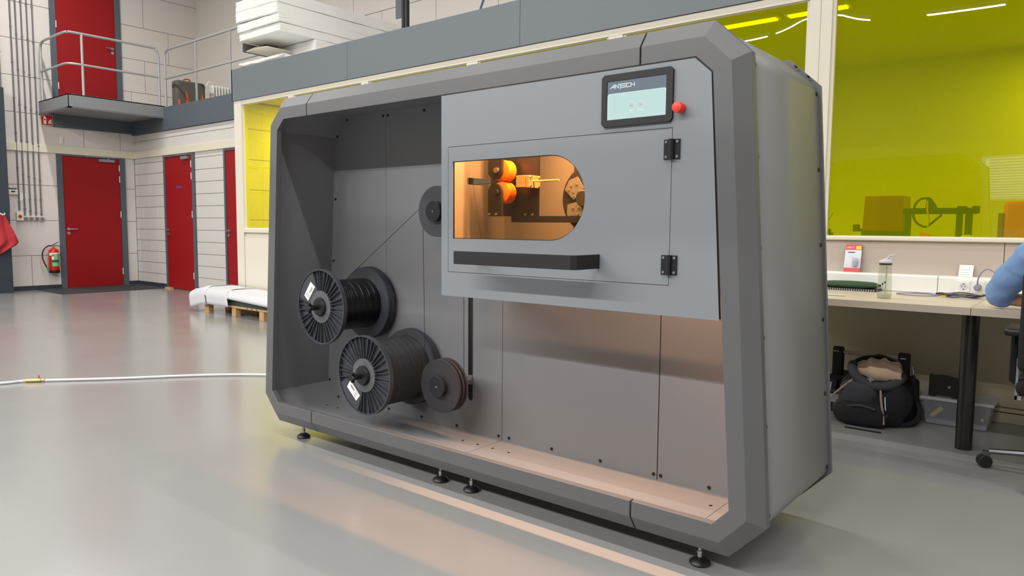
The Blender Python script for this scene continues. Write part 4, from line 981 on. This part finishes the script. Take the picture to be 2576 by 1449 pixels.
for k, x in enumerate((-.662, -.585, -.508)):
    f_ = ob('socket_plate', bx(x-.034, x+.034, 5.279, 5.286, .812, .884), 'white', tk, bevel=.003)
    if k < 2:
        ob('socket_ring', lathe(B(), (x, 5.276, .848), [(.022, 0), (.0195, 0), (.0195, .004), (.022, .004)], 28, close=True), 'white', f_)
        ob('socket_well', la((x, 5.2785, .848), [(.0195, 0), (.0195, .001)], 28), 'binlid', f_)
        for dx in (-.009, .009): ob('pin_hole', cy((x+dx, 5.277, .848), (x+dx, 5.28, .848), .0028, 10), 'screw', f_)
        for dz in (-.017, .017): ob('earth_clip', bx(x-.003, x+.003, 5.276, 5.279, .848+dz-.003, .848+dz+.003), 'screw', f_)
    else:
        ob('data_port', bx(x-.022, x+.022, 5.276, 5.279, .836, .85), 'conduit', f_); ob('data_port', bx(x-.022, x+.022, 5.276, 5.279, .858, .866), 'sticker', f_)
pg = thing('power_plug', 'grey plug with grey cable in the right socket', 'plug', (-.585, 5.26, .848))
ob('plug_body', la((-.585, 5.238, .848), [(.014, 0), (.020, .006), (.021, .036)], 24), 'cable', pg, smooth=True)
ob('cord', tb(smoothpath([(-.585, 5.245, .865), (-.583, 5.235, .895), (-.570, 5.23, .935), (-.543, 5.23, .962), (-.51, 5.23, .953), (-.475, 5.22, .915), (-.45, 5.18, .86), (-.42, 5.1, .80)]), .0045, 8), 'cable', pg, smooth=True)
# card and blister pack leaning on the wall
t = thing('paper_card', 'small white handwritten card leaning on the trunking', 'card', (-.665, 5.36, .906))
ob('card', pr([(5.352, .906), (5.354, .906), (5.392, .978), (5.390, .978)], -.703, -.626, 'x'), 'sticker', t)
for k in range(4): ob('writing', pr([(5.3520+.0387*(.15+.2*k)-.0005, .906+.072*(.15+.2*k)), (5.3524+.0387*(.15+.2*k)-.0005, .906+.072*(.15+.2*k)), (5.3524+.0387*(.17+.2*k)-.0005, .906+.072*(.17+.2*k)), (5.3520+.0387*(.17+.2*k)-.0005, .906+.072*(.17+.2*k))], -.697, -.64-.012*(k % 2), 'x'), 'conduit', t)
t = thing('blister_pack', 'red and clear blister pack with yellow sticker leaning above the trunking', 'package', (-1.33, 5.35, .906))
def leanpt(v): return (5.340+.045*v, .906+.188*v)
def lean(x0, x1, v0, v1, th, m, nm, par, lab=None, sh=0.0):
    a, b = leanpt(v0), leanpt(v1)
    return ob(nm, pr([(a[0]-th, a[1]), (b[0]-th, b[1]), (b[0], b[1]), (a[0], a[1])], x0, x1, 'x'), m, par, label=lab)
lean(-1.388, -1.283, 0, 1, .001, 'packgrey', 'backing_card', t)
lean(-1.388, -1.283, .80, 1, .0016, 'packred', 'red_header', t, 'red header'); lean(-1.388, -1.283, 0, .15, .0016, 'packred', 'red_footer', t, 'red footer')
lean(-1.320, -1.288, .82, .95, .0024, 'packyellow', 'price_sticker', t, 'yellow sticker'); lean(-1.37, -1.325, .70, .73, .0024, 'ink', 'print_line', t)
ob('blister', bx(-1.335, -1.298, 5.325, 5.345, .945, 1.01), 'clearbin', t, bevel=.006)
ob('test_device', bx(-1.328, -1.304, 5.328, 5.343, .95, .985), 'packgrey', t, bevel=.003)
text('lettering', 'UNI-T', .019, (-1.382, 5.3755, 1.068), (PI/2-.235, 0, 0), 'sticker', t)
# notebook, pouch, pen, bottle
t = thing('spiral_notebook', 'closed spiral notebook under the green pouch', 'notebook', (-1.3, 5.2, .792))
ob('pages', bx(-1.46, -1.13, 5.13, 5.30, .793, .805), 'ink', t)
for k in range(22): ob('ring', bx(-1.455+k*.0148, -1.447+k*.0148, 5.118, 5.134, .793, .808), 'zinc', t)
tag(ob('green_pouch', blob(B(), (-1.305, 5.21, .828), (.185, .085, .018), 20, 10, lambda d: 1/max(abs(d.x), abs(d.y), .55)**.55), 'pgreen', smooth=True, origin=(-1.3, 5.2, .806)), 'green and black zip pouch lying on the notebook', 'pouch')
tag(ob('white_pen', cy((-1.30, 4.66, .798), (-1.20, 4.68, .798), .006, 10), 'white', origin=(-1.25, 4.67, .798)), 'white pen end at the machine side of the desk', 'pen')
bo = thing('water_bottle', 'clear water bottle with grey flip lid on the desk', 'bottle', (-.993, 4.72, .792))
BX, BY = -.993, 4.72
o = ob('bottle_body', la((BX, BY, .792), [(.034, 0), (.039, .004), (.040, .02), (.0385, .10), (.036, .17), (.034, .19), (.033, .20)], 36, 'z'), 'bottle', bo, smooth=True)
ob('water', la((BX, BY, .797), [(.036, 0), (.037, .020)], 30, 'z'), 'clearbin', bo, smooth=True)
ob('straw', cy((BX+.005, BY, .80), (BX+.008, BY, .98), .004, 8), 'binlid', bo)
ob('lid_band', la((BX, BY, .99), [(.034, 0), (.035, .002), (.035, .012)], 32, 'z'), 'bluedk', bo, smooth=True)
ob('lid', la((BX, BY, 1.002), [(.035, 0), (.035, .010), (.030, .016), (.012, .022)], 32, 'z'), 'binlid', bo, smooth=True)
ob('flip_spout', tb(smoothpath([(BX-.015, BY, 1.018), (BX+.005, BY, 1.026), (BX+.025, BY, 1.045), (BX+.040, BY, 1.048), (BX+.034, BY, 1.030), (BX+.02, BY, 1.018)]), .0055, 8), 'binlid', bo, smooth=True)
for k in range(3): ob('pictogram', bx(BX-.018+.012*k, BX-.010+.012*k, BY-.0405, BY-.0395, .86+.012*k, .875+.010*k), 'ink', bo)
cb = thing('cable_ring', 'thin violet-grey cable loop beside the water bottle', 'cable', (-.88, 5.05, .793))
ob('loop', tb([(-.885+.115*math.cos(2*PI*i/30), 5.10+.085*math.sin(2*PI*i/30), .796) for i in range(30)], .0032, 6, closed=True), 'cable', cb, smooth=True)
ob('tail', tb(smoothpath([(-.95, 5.17, .796), (-.86, 5.2, .80), (-.78, 5.15, .796), (-.76, 5.16, .796)]), .003, 6), 'cable', cb, smooth=True)
cb = thing('cable_coil', 'dark tangled cable coil near the elbow', 'cable', (-.65, 5.1, .793))
for k in range(4):
    ob('winding_turn', tb([(-.645+(.085+.012*k)*math.cos(2*PI*i/26+k), 5.10+(.055+.008*k)*math.sin(2*PI*i/26+k), .798+.005*k+.003*math.sin(i)) for i in range(26)], .0036, 6, closed=True), 'ink' if k % 2 else 'cable', cb, smooth=True)
ob('connector', bx(-.745, -.72, 5.05, 5.065, .793, .803), 'packyellow', cb); ob('connector', bx(-.80, -.76, 5.21, 5.225, .793, .805), 'ink', cb); ob('adhesive_tag', bx(-.84, -.80, 5.20, 5.215, .793, .8), 'sticker', cb)

# storage bin with dark bracket on top
bi = thing('storage_bin', 'clear plastic storage bin with frosted lid under the desk', 'bin', (-.635, 5.15, 0))
ob('bin_body', pr([(-.795, .004), (-.475, .004), (-.452, .150), (-.815, .150)], 5.06, 5.30, holes=()), 'clearbin', bi, bevel=.008)
ob('lid', bx(-.832, -.440, 5.045, 5.315, .150, .172), 'binlid', bi, bevel=.008)
ob('yellow_bag', pr([(-.775, .055), (-.76, .04), (-.70, .10), (-.72, .115)], 5.075, 5.085), 'packyellow', bi, label='yellow printed bag inside')
ob('dark_contents', bx(-.77, -.66, 5.10, 5.25, .01, .085), 'fabric_gy', bi); ob('dark_contents', bx(-.65, -.56, 5.12, 5.26, .01, .10), 'bluedk', bi); ob('paper_tag', bx(-.505, -.49, 5.062, 5.064, .06, .075), 'sticker', bi)
ob('pink_wire', tb(smoothpath([(-.52, 5.075, .09), (-.49, 5.075, .11), (-.50, 5.075, .125), (-.47, 5.075, .13)]), .002, 5), 'packred', bi)
bk = thing('steel_bracket', 'black folded metal bracket standing on the bin lid', 'bracket', (-.71, 5.12, .172))
ob('face', pr([(-.785, .172), (-.752, .172), (-.745, .184), (-.668, .184), (-.660, .172), (-.632, .172), (-.632, .300), (-.712, .314), (-.785, .302)], 5.08, 5.084, 'y', [circ(-.680, .238, .0085, 14)]), 'screw', bk)
ob('side', bx(-.789, -.785, 5.08, 5.17, .172, .30), 'screw', bk); ob('side', bx(-.632, -.628, 5.08, 5.17, .172, .29), 'screw', bk)

# tote bag frame and backpack
tf = thing('tool_tote', 'black tool tote with a grey tube handle behind the backpack', 'tool bag', (-1.12, 5.08, 0))
ob('tube_handle', cy((-1.30, 5.05, .392), (-.94, 5.05, .392), .0125, 16), 'strap', tf, smooth=True, label='grey tube handle')
for x in (-1.318, -.928):
    ob('upright', bx(x-.034, x+.034, 5.03, 5.075, .20, .425), 'fabric_bk', tf, bevel=.012, smooth=True)
ob('bag_body', bx(-1.37, -.865, 4.98, 5.25, 0, .24), 'fabric_bk', tf, bevel=.02, smooth=True)
for (x0, x1, z0, z1) in ((-1.345, -1.30, .13, .22), (-1.28, -1.24, .12, .20)): ob('tool_pocket', bx(x0, x1, 4.965, 4.985, z0, z1), 'fabric_gy', tf, bevel=.004)
ob('pliers_handle', cy((-1.335, 4.97, .14), (-1.33, 4.97, .20), .008, 8), 'zinc', tf); ob('yellow_trim', bx(-1.36, -1.30, 4.963, 4.968, .115, .12), 'packyellow', tf); ob('rivet', cy((-1.335, 5.028, .235), (-1.335, 5.024, .235), .005, 10), 'zinc', tf)
ob('yellow_mark', bx(-1.345, -1.31, 5.028, 5.030, .395, .399), 'packyellow', tf); ob('white_mark', bx(-.945, -.915, 5.028, 5.030, .39, .394), 'sticker', tf)
ob('carabiner', tb(smoothpath([(-.885, 5.04, .35), (-.875, 5.04, .33), (-.872, 5.04, .28), (-.885, 5.04, .27)]), .005, 6), 'zinc', tf)
ob('shoulder_strap', tb(smoothpath([(-.88, 5.04, .29), (-.858, 5.03, .24), (-.845, 5.0, .17), (-.815, 4.98, .10), (-.82, 4.93, .04), (-.87, 4.86, .015), (-.96, 4.80, .012)]), .017, 8), 'fabric_bk', tf, smooth=True)
bp_ = thing('backpack', 'open black and grey backpack slumped under the desk', 'backpack', (-1.1, 4.85, 0))
def lump(a, k=0): return lambda d: 1+.05*math.sin(d.x*7+a)+.05*math.sin(d.z*6+a*2)+.04*math.cos(d.y*8+k)
def superq(p): return lambda d: 1/((abs(d.x)**p+abs(d.y)**p+abs(d.z)**p)**(1/p))
ob('main_body', blob(B(), (-1.055, 4.89, .170), (.205, .155, .195), 28, 18, lambda d: superq(3.2)(d)*(1+.03*math.sin(d.x*9+d.z*5))*(1-.28*max(0, d.z))), 'fabric_bk', bp_, smooth=True)
ob('front_pocket', blob(B(), (-1.09, 4.74, .075), (.155, .065, .080), 24, 14, lambda d: superq(2.8)(d)*(1+.04*math.sin(d.x*11))), 'fabric_bk', bp_, smooth=True)
ob('grey_front', blob(B(), (-1.12, 4.80, .185), (.115, .095, .095), 24, 14, lambda d: superq(3.4)(d)*(1+.2*d.x*d.z)), 'fabric_gy', bp_, smooth=True, label='grey nylon front panel')
ob('side_pocket', blob(B(), (-1.205, 4.78, .09), (.06, .06, .09), 18, 12, superq(2.6)), 'fabric_gy', bp_, smooth=True)
ob('opening_rim', tb(smoothpath([(-1.175, 4.84, .355), (-1.165, 4.79, .335), (-1.12, 4.755, .285), (-1.05, 4.745, .255), (-.98, 4.755, .252), (-.925, 4.80, .270), (-.895, 4.87, .31)], 5), .028, 12), 'fabric_gy', bp_, smooth=True)
ob('opening_rim', tb(smoothpath([(-.895, 4.87, .31), (-.91, 4.93, .35), (-.96, 4.965, .375), (-1.06, 4.97, .395), (-1.14, 4.92, .385), (-1.175, 4.85, .360)], 5), .012, 10), 'fabric_bk', bp_, smooth=True)
ob('lining', blob(B(), (-1.02, 4.87, .318), (.130, .100, .078), 22, 14, lambda d: superq(2.4)(d)*(1+.10*math.sin(d.x*12+2*d.y)+.06*math.sin(d.y*10))), 'fabric_beige', bp_, smooth=True, label='beige cloth showing in the opening')
ob('top_loop', tb(smoothpath([(-1.12, 4.93, .37), (-1.07, 4.93, .405), (-1.02, 4.93, .408), (-.97, 4.92, .39), (-.935, 4.91, .355)], 5), .011, 8), 'fabric_bk', bp_, smooth=True)
st_ = ob('star_buckle', pr([(-1.045+r*math.cos(a), .292+r*math.sin(a)) for i in range(8) for r, a in [((.024 if i % 2 == 0 else .009), PI/2+2*PI*i/8)]], 4.728, 4.734), 'galv', bp_)
for pts in ([(-1.150, 4.745, .275), (-1.21, 4.715, .215), (-1.26, 4.71, .16)], [(-.985, 4.722, .235), (-.975, 4.708, .165), (-.960, 4.70, .09), (-.955, 4.70, .035)]):
    ob('piping_strap', tb(smoothpath(pts), .0065, 6), 'strap', bp_, smooth=True, label='light piping strap')
ob('webbing', tb(smoothpath([(-.962, 4.735, .195), (-.955, 4.722, .14), (-.945, 4.715, .085)]), .003, 6), 'sticker', bp_, smooth=True)
ob('webbing', tb(smoothpath([(-1.22, 4.73, .10), (-1.16, 4.69, .12), (-1.08, 4.68, .135), (-1.0, 4.68, .12)]), .008, 8), 'fabric_gy', bp_, smooth=True)
ob('grey_flap', pr([(-1.30, .12), (-1.20, .12), (-1.205, .17), (-1.30, .172)], 4.73, 4.738), 'strap', bp_, bevel=.003, label='light grey flap')
ob('floor_strap', bx(-1.15, -.95, 4.615, 4.63, 0, .006), 'fabric_bk', bp_)

# ================================================================ OFFICE CHAIR AND PERSON
ch = thing('office_chair', 'black office chair with grey star base at the right edge', 'chair', (-.05, 4.30, 0))
CX, CY_ = -.05, 4.30
for k in range(5):
    a = PI-.03+k*2*PI/5; ex_, ey = CX+.335*math.cos(a), CY_+.335*math.sin(a)
    ob('base_arm', tb([(CX, CY_, .105), (CX+.17*math.cos(a), CY_+.17*math.sin(a), .105), (ex_, ey, .085)], .015, 8), 'chrome', ch, smooth=True)
    c_ = ob('caster', cyl(cy((ex_-.024*math.sin(a+.5)-.02, ey+.024*math.cos(a+.5), .032), (ex_-.005*math.sin(a+.5)-.02, ey+.005*math.cos(a+.5), .032), .032, 20), (ex_+.024*math.sin(a+.5)-.02, ey-.024*math.cos(a+.5), .032), (ex_+.005*math.sin(a+.5)-.02, ey-.005*math.cos(a+.5), .032), .032, 20), 'black', ch, bevel=.004)
    ob('caster_fork', bx(ex_-.03, ex_+.005, ey-.01, ey+.01, .058, .085), 'chrome', c_)
ob('gas_lift', cy((CX, CY_, .09), (CX, CY_, .42), .026, 16), 'chrome', ch, smooth=True)
ob('seat', bx(CX-.235, CX+.235, CY_-.22, CY_+.24, .425, .505), 'fabric_bk', ch, bevel=.035, smooth=True, segs=4)
ob('seat_frame', box(box(bx(CX-.232, CX-.205, CY_-.20, CY_+.10, .405, .425), CX-.232, CX-.222, CY_-.20, CY_-.17, .405, .60), CX-.232, CX-.205, CY_-.18, CY_+.10, .40, .412), 'galv', ch)
for s in (-1, 1):
    ob('armrest_post', tb([(CX+s*.20, CY_-.05, .44), (CX+s*.255, CY_-.05, .47), (CX+s*.255, CY_-.05, .70)], .016, 8), 'black', ch, smooth=True)
    ob('armrest', bx(CX+s*.255-.038, CX+s*.255+.038, CY_-.17, CY_+.09, .70, .735), 'black', ch, bevel=.014, smooth=True, segs=3)
bkp = []
ob('backrest', bx(CX-.225, CX+.225, CY_-.30, CY_-.235, .55, 1.02), 'fabric_bk', ch, bevel=.03, smooth=True, segs=4)
ob('back_stem', tb([(CX, CY_-.18, .43), (CX, CY_-.32, .45), (CX, CY_-.33, .70)], .02, 8), 'black', ch, smooth=True)

def skin(name, verts, edges, radii, m, parent, root=0, sub=2, label=None):
    me = bpy.data.meshes.new(name); off = wloc(parent)
    me.from_pydata([tuple(Vector(v)-off) for v in verts], edges, []); o = link(bpy.data.objects.new(name, me)); o.parent = parent
    o.modifiers.new('skin', 'SKIN'); 
    lay = me.skin_vertices[0].data if me.skin_vertices else None
    if lay is None:
        bpy.context.view_layer.objects.active = o; bpy.ops.mesh.customdata_skin_add(); lay = me.skin_vertices[0].data
    for i, r in enumerate(radii):
        lay[i].radius = (r, r) if not isinstance(r, tuple) else r; lay[i].use_root = (i == root)
    o.modifiers['skin'].use_smooth_shade = True
    s_ = o.modifiers.new('sub', 'SUBSURF'); s_.levels = sub; s_.render_levels = sub
    me.materials.append(mt[m])
    if label: o['label'] = label
    return o
pe = thing('person', 'person in a rolled-up light blue shirt leaning an elbow on the desk', 'person', (CX, CY_, 0))
X0 = CX+.02; Y0 = CY_
SH = [(X0-.19, Y0+.10, 1.13), (X0+.19, Y0+.06, 1.12)]
EL = [(-.435, 4.545, .850), (X0+.33, Y0+.22, .86)]
WR = [(-.185, 4.60, .825), (X0+.20, Y0+.42, .83)]
# continuous body: pelvis, spine, neck, head base, arms, legs
V = [(X0, Y0-.05, .56), (X0, Y0-.03, .72), (X0, Y0+.02, .92), (X0, Y0+.07, 1.10), (X0, Y0+.10, 1.20), (X0, Y0+.125, 1.27),
     SH[0], ((SH[0][0]+EL[0][0])/2, (SH[0][1]+EL[0][1])/2, .985), EL[0], ((EL[0][0]+WR[0][0])/2, (EL[0][1]+WR[0][1])/2, .838), WR[0],
     SH[1], ((SH[1][0]+EL[1][0])/2, (SH[1][1]+EL[1][1])/2, .98), EL[1], ((EL[1][0]+WR[1][0])/2, (EL[1][1]+WR[1][1])/2, .85), WR[1],
     (X0-.10, Y0+.02, .56), (X0-.12, Y0+.40, .56), (X0-.12, Y0+.42, .30), (X0-.12, Y0+.38, .08), (X0+.10, Y0+.02, .56), (X0+.12, Y0+.40, .56), (X0+.12, Y0+.42, .30), (X0+.12, Y0+.38, .08)]
Ed = [(0, 1), (1, 2), (2, 3), (3, 4), (4, 5), (3, 6), (6, 7), (7, 8), (8, 9), (9, 10), (3, 11), (11, 12), (12, 13), (13, 14), (14, 15), (0, 16), (16, 17), (17, 18), (18, 19), (0, 20), (20, 21), (21, 22), (22, 23)]
rad = [.12, .12, .13, .12, .055, .05, .055, .045, .040, .037, .026, .055, .045, .040, .037, .026, .085, .068, .055, .038, .085, .068, .055, .038]
skin('body', V, Ed, rad, 'skin', pe)
ids = [0, 1, 2, 3, 6, 7, 8, 9, 11, 12, 13, 14]; mp_ = {a: i for i, a in enumerate(ids)}
vs = [V[i] for i in ids]; vs[7] = (-.335, 4.575, .852); rs = [.15, .15, .155, .14, .095, .084, .078, .066, .085, .070, .060, .050]
skin('shirt', vs, [(mp_[a], mp_[b]) for a, b in Ed if a in mp_ and b in mp_], rs, 'shirt', pe, sub=3, label='light blue shirt with sleeves rolled to the elbow')
tx = bpy.data.textures.new('cloth_folds', 'CLOUDS'); tx.noise_scale = .07
dm = bpy.data.objects['shirt'].modifiers.new('folds', 'DISPLACE'); dm.texture = tx; dm.strength = .022; dm.mid_level = .5; dm.texture_coords = 'LOCAL'
cf = Vector((-.298, 4.583, .845)); dr_ = (Vector(WR[0])-Vector(EL[0])).normalized()
bm = lathe(B(), (0, 0, 0), [(.046, 0), (.056, .004), (.056, .036), (.046, .040)], 28, 'x', close=True)
bmesh.ops.transform(bm, matrix=Matrix.Translation(cf) @ Matrix.Rotation(math.atan2(dr_.y, dr_.x), 4, 'Z'), verts=bm.verts)
ob('cuff', bm, 'shirt', pe, smooth=True)
ids = [0, 16, 17, 18, 19, 20, 21, 22, 23]; mp_ = {a: i for i, a in enumerate(ids)}
skin('trousers', [V[i] for i in ids], [(mp_[a], mp_[b]) for a, b in Ed if a in mp_ and b in mp_], [.135, .098, .082, .068, .056, .098, .082, .068, .056], 'trouser', pe)
for s in (-1, 1):
    ob('shoe', blob(B(), (X0+s*.12, Y0+.44, .042), (.048, .13, .042), 16, 10, superq(2.6)), 'shoe', pe, smooth=True)
hc = Vector((X0, Y0+.165, 1.375))
ob('collar', lathe(B(), (X0, Y0+.105, 1.215), [(.082, -.02), (.070, .022), (.064, .022), (.074, -.02)], 24, 'z', close=True), 'shirt', pe, smooth=True)
def face(d):
    k = 1.0
    if d.y > .2:
        k += .16*math.exp(-((d.x/.16)**2+((d.z+.12)/.22)**2)); k -= .05*math.exp(-(((abs(d.x)-.32)/.16)**2+((d.z-.06)/.12)**2))
        k += .04*math.exp(-((d.x/.3)**2+((d.z+.48)/.10)**2))
    k -= .10*max(0, -d.z)*abs(d.x); return k
hd_ = ob('head', blob(B(), hc, (.076, .095, .118), 32, 24, face), 'skin', pe, smooth=True)
for s in (-1, 1):
    ob('ear', blob(B(), hc+Vector((s*.078, -.005, -.005)), (.010, .020, .032), 12, 8), 'skin', hd_, smooth=True)
    ob('eye', blob(B(), hc+Vector((s*.030, .084, .010)), (.012, .010, .008), 12, 8), 'eye', hd_, smooth=True)
ob('mouth', blob(B(), hc+Vector((0, .092, -.058)), (.024, .008, .005), 12, 8), 'packred', hd_, smooth=True)
ob('hair', blob(B(), hc+Vector((0, -.014, .022)), (.085, .098, .108), 28, 18, lambda d: 1 if d.z > -.1 or d.y < 0 else .80), 'hair', hd_, smooth=True)
def hand(w, d, parent, thumb):
    w = Vector(w); d = Vector(d).normalized(); side = d.cross(Vector((0, 0, 1))).normalized()*thumb; up_ = Vector((0, 0, 1))
    vs = [w, w+d*.045, w+d*.075]; es = [(0, 1), (1, 2)]; rs = [.024, (.034, .018), (.034, .016)]
    skin('palm', vs, es, rs, 'skin', parent, sub=2)
    for k, (L, o_) in enumerate(((.068, .026), (.078, .009), (.072, -.009), (.056, -.026))):
        b0 = w+d*.065+side*o_
        skin('finger', [b0, b0+d*L*.45+up_*.004, b0+d*L*.75-up_*.008, b0+d*L-up_*.022], [(0, 1), (1, 2), (2, 3)], [.0095, .009, .008, .007], 'skin', parent, sub=1)
    b0 = w+d*.02+side*.022
    skin('thumb', [b0, b0+d*.022+side*.024, b0+d*.048+side*.034-up_*.006], [(0, 1), (1, 2)], [.012, .010, .008], 'skin', parent, sub=1)
hand(WR[0], (.9, .25, 0), pe, 1); hand(WR[1], (-.6, .8, 0), pe, -1)

# ================================================================ THINGS INSIDE THE OFFICE
tbz = 1.10
tbl = thing('office_bench', 'workbench behind the yellow glass', 'bench', (-.7, 6.8, 0))
ob('bench_top', bx(-2.4, 1.4, 6.35, 7.15, tbz-.03, tbz), 'office', tbl)
for x in (-2.3, -.5, 1.3): ob('leg', bx(x-.03, x+.03, 6.4, 6.46, 0, tbz-.03), 'galv', tbl)
pb = thing('resin_printer', 'boxy machine with brown translucent cover behind the yellow glass', 'printer', (-1.43, 6.75, tbz))
ob('base', bx(-1.59, -1.27, 6.60, 6.90, tbz, tbz+.09), 'ink', pb, bevel=.006)
ob('cover', pr([(-1.585, tbz+.09), (-1.275, tbz+.09), (-1.282, 1.475), (-1.572, 1.475)], 6.61, 6.89), 'brownbox', pb)
ob('tower', bx(-1.50, -1.43, 6.78, 6.86, tbz+.09, 1.45), 'ink', pb); ob('side_knob', bx(-1.66, -1.62, 6.62, 6.68, 1.18, 1.24), 'ink', pb); ob('side_arm', cy((-1.64, 6.65, 1.20), (-1.58, 6.65, 1.19), .012, 8), 'ink', pb)
gz = thing('gantry_machine', 'dark gantry machine with curved cable chain behind the yellow glass', 'machine', (-1.0, 6.65, tbz))
ob('beam', bx(-1.28, -.77, 6.60, 6.66, 1.325, 1.372), 'dkmach', gz)
for x0, x1 in ((-1.265, -1.225), (-.905, -.865), (-.845, -.80)): ob('leg', bx(x0, x1, 6.60, 6.66, tbz, 1.33), 'dkmach', gz)
ob('end_block', bx(-.80, -.755, 6.58, 6.66, 1.33, 1.385), 'dkmach', gz); ob('end_block', bx(-.90, -.84, 6.58, 6.66, 1.36, 1.385), 'dkmach', gz)
ob('cable_chain', tb(smoothpath([(-1.09, 6.58, 1.45), (-1.15, 6.58, 1.445), (-1.19, 6.58, 1.40), (-1.20, 6.58, 1.33), (-1.185, 6.58, 1.27), (-1.14, 6.58, 1.232), (-1.10, 6.58, 1.225), (-1.06, 6.58, 1.26), (-1.0, 6.58, 1.32)]), .009, 8), 'dkmach', gz, smooth=True)
ob('carriage', pr([(-1.12, 1.33), (-1.03, 1.34), (-1.04, 1.39), (-1.08, 1.45), (-1.11, 1.45)], 6.57, 6.60), 'dkmach', gz)
ob('ribbon', tb(smoothpath([(-1.10, 6.565, 1.43), (-1.10, 6.565, 1.36), (-1.085, 6.565, 1.28), (-1.09, 6.565, 1.22)]), .007, 6), 'tube', gz, smooth=True)
tag(ob('orange_part', pr([(-1.125, tbz), (-1.04, tbz), (-1.035, tbz+.05), (-1.08, tbz+.065), (-1.125, tbz+.08)], 6.45, 6.55), 'orange', origin=(-1.08, 6.5, tbz)), 'small orange part in front of the gantry machine', 'part')
tag(ob('power_adapter', box(bx(-1.86, -1.80, 6.5, 6.56, tbz, tbz+.07), -1.845, -1.815, 6.51, 6.55, tbz+.07, tbz+.10), 'ink', origin=(-1.83, 6.53, tbz)), 'dark adapter block at the left end of the office bench', 'adapter')
tag(ob('thin_antenna_wire', tb(smoothpath([(-1.84, 6.53, tbz+.1), (-1.85, 6.53, 1.26), (-1.83, 6.53, 1.28), (-1.80, 6.53, 1.34)]), .002, 5), 'ink', origin=(-1.84, 6.53, tbz+.1)), 'thin wire rising from the dark adapter', 'wire')
t = thing('orange_cabinet', 'orange-brown machine housing behind the right end of the yellow glass', 'machine', (-.45, 6.7, tbz))
ob('panel', bx(-.60, -.25, 6.60, 6.95, tbz, 1.42), 'orange', t, bevel=.03, smooth=True, segs=3); ob('door_frame', bx(-.63, -.60, 6.60, 6.95, tbz, 1.33), 'brownbox', t)
for i, x in enumerate((-1.42, -1.30)): tag(ob('circuit_board', bx(x-.05, x+.05, 6.45, 6.53, tbz, tbz+.045), 'dkmach', origin=(x, 6.5, tbz)), ('left open electronics board before the brown-covered printer', 'right open electronics board before the brown-covered printer')[i], 'electronics', 'boards on the office bench')
tag(ob('white_hose_arc', tb(smoothpath([(-.87, 6.48, tbz), (-.84, 6.48, 1.145), (-.79, 6.48, 1.15), (-.76, 6.48, tbz)]), .010, 8), 'white', smooth=True, origin=(-.81, 6.48, tbz)), 'short pale hose arc in front of the gantry legs', 'hose')
tag(ob('flat_tray', box(bx(-.74, -.50, 6.42, 6.56, tbz, tbz+.02), -.73, -.51, 6.42, 6.43, tbz, tbz+.03), 'dkmach', origin=(-.62, 6.49, tbz)), 'low dark tray on the office bench', 'tray')
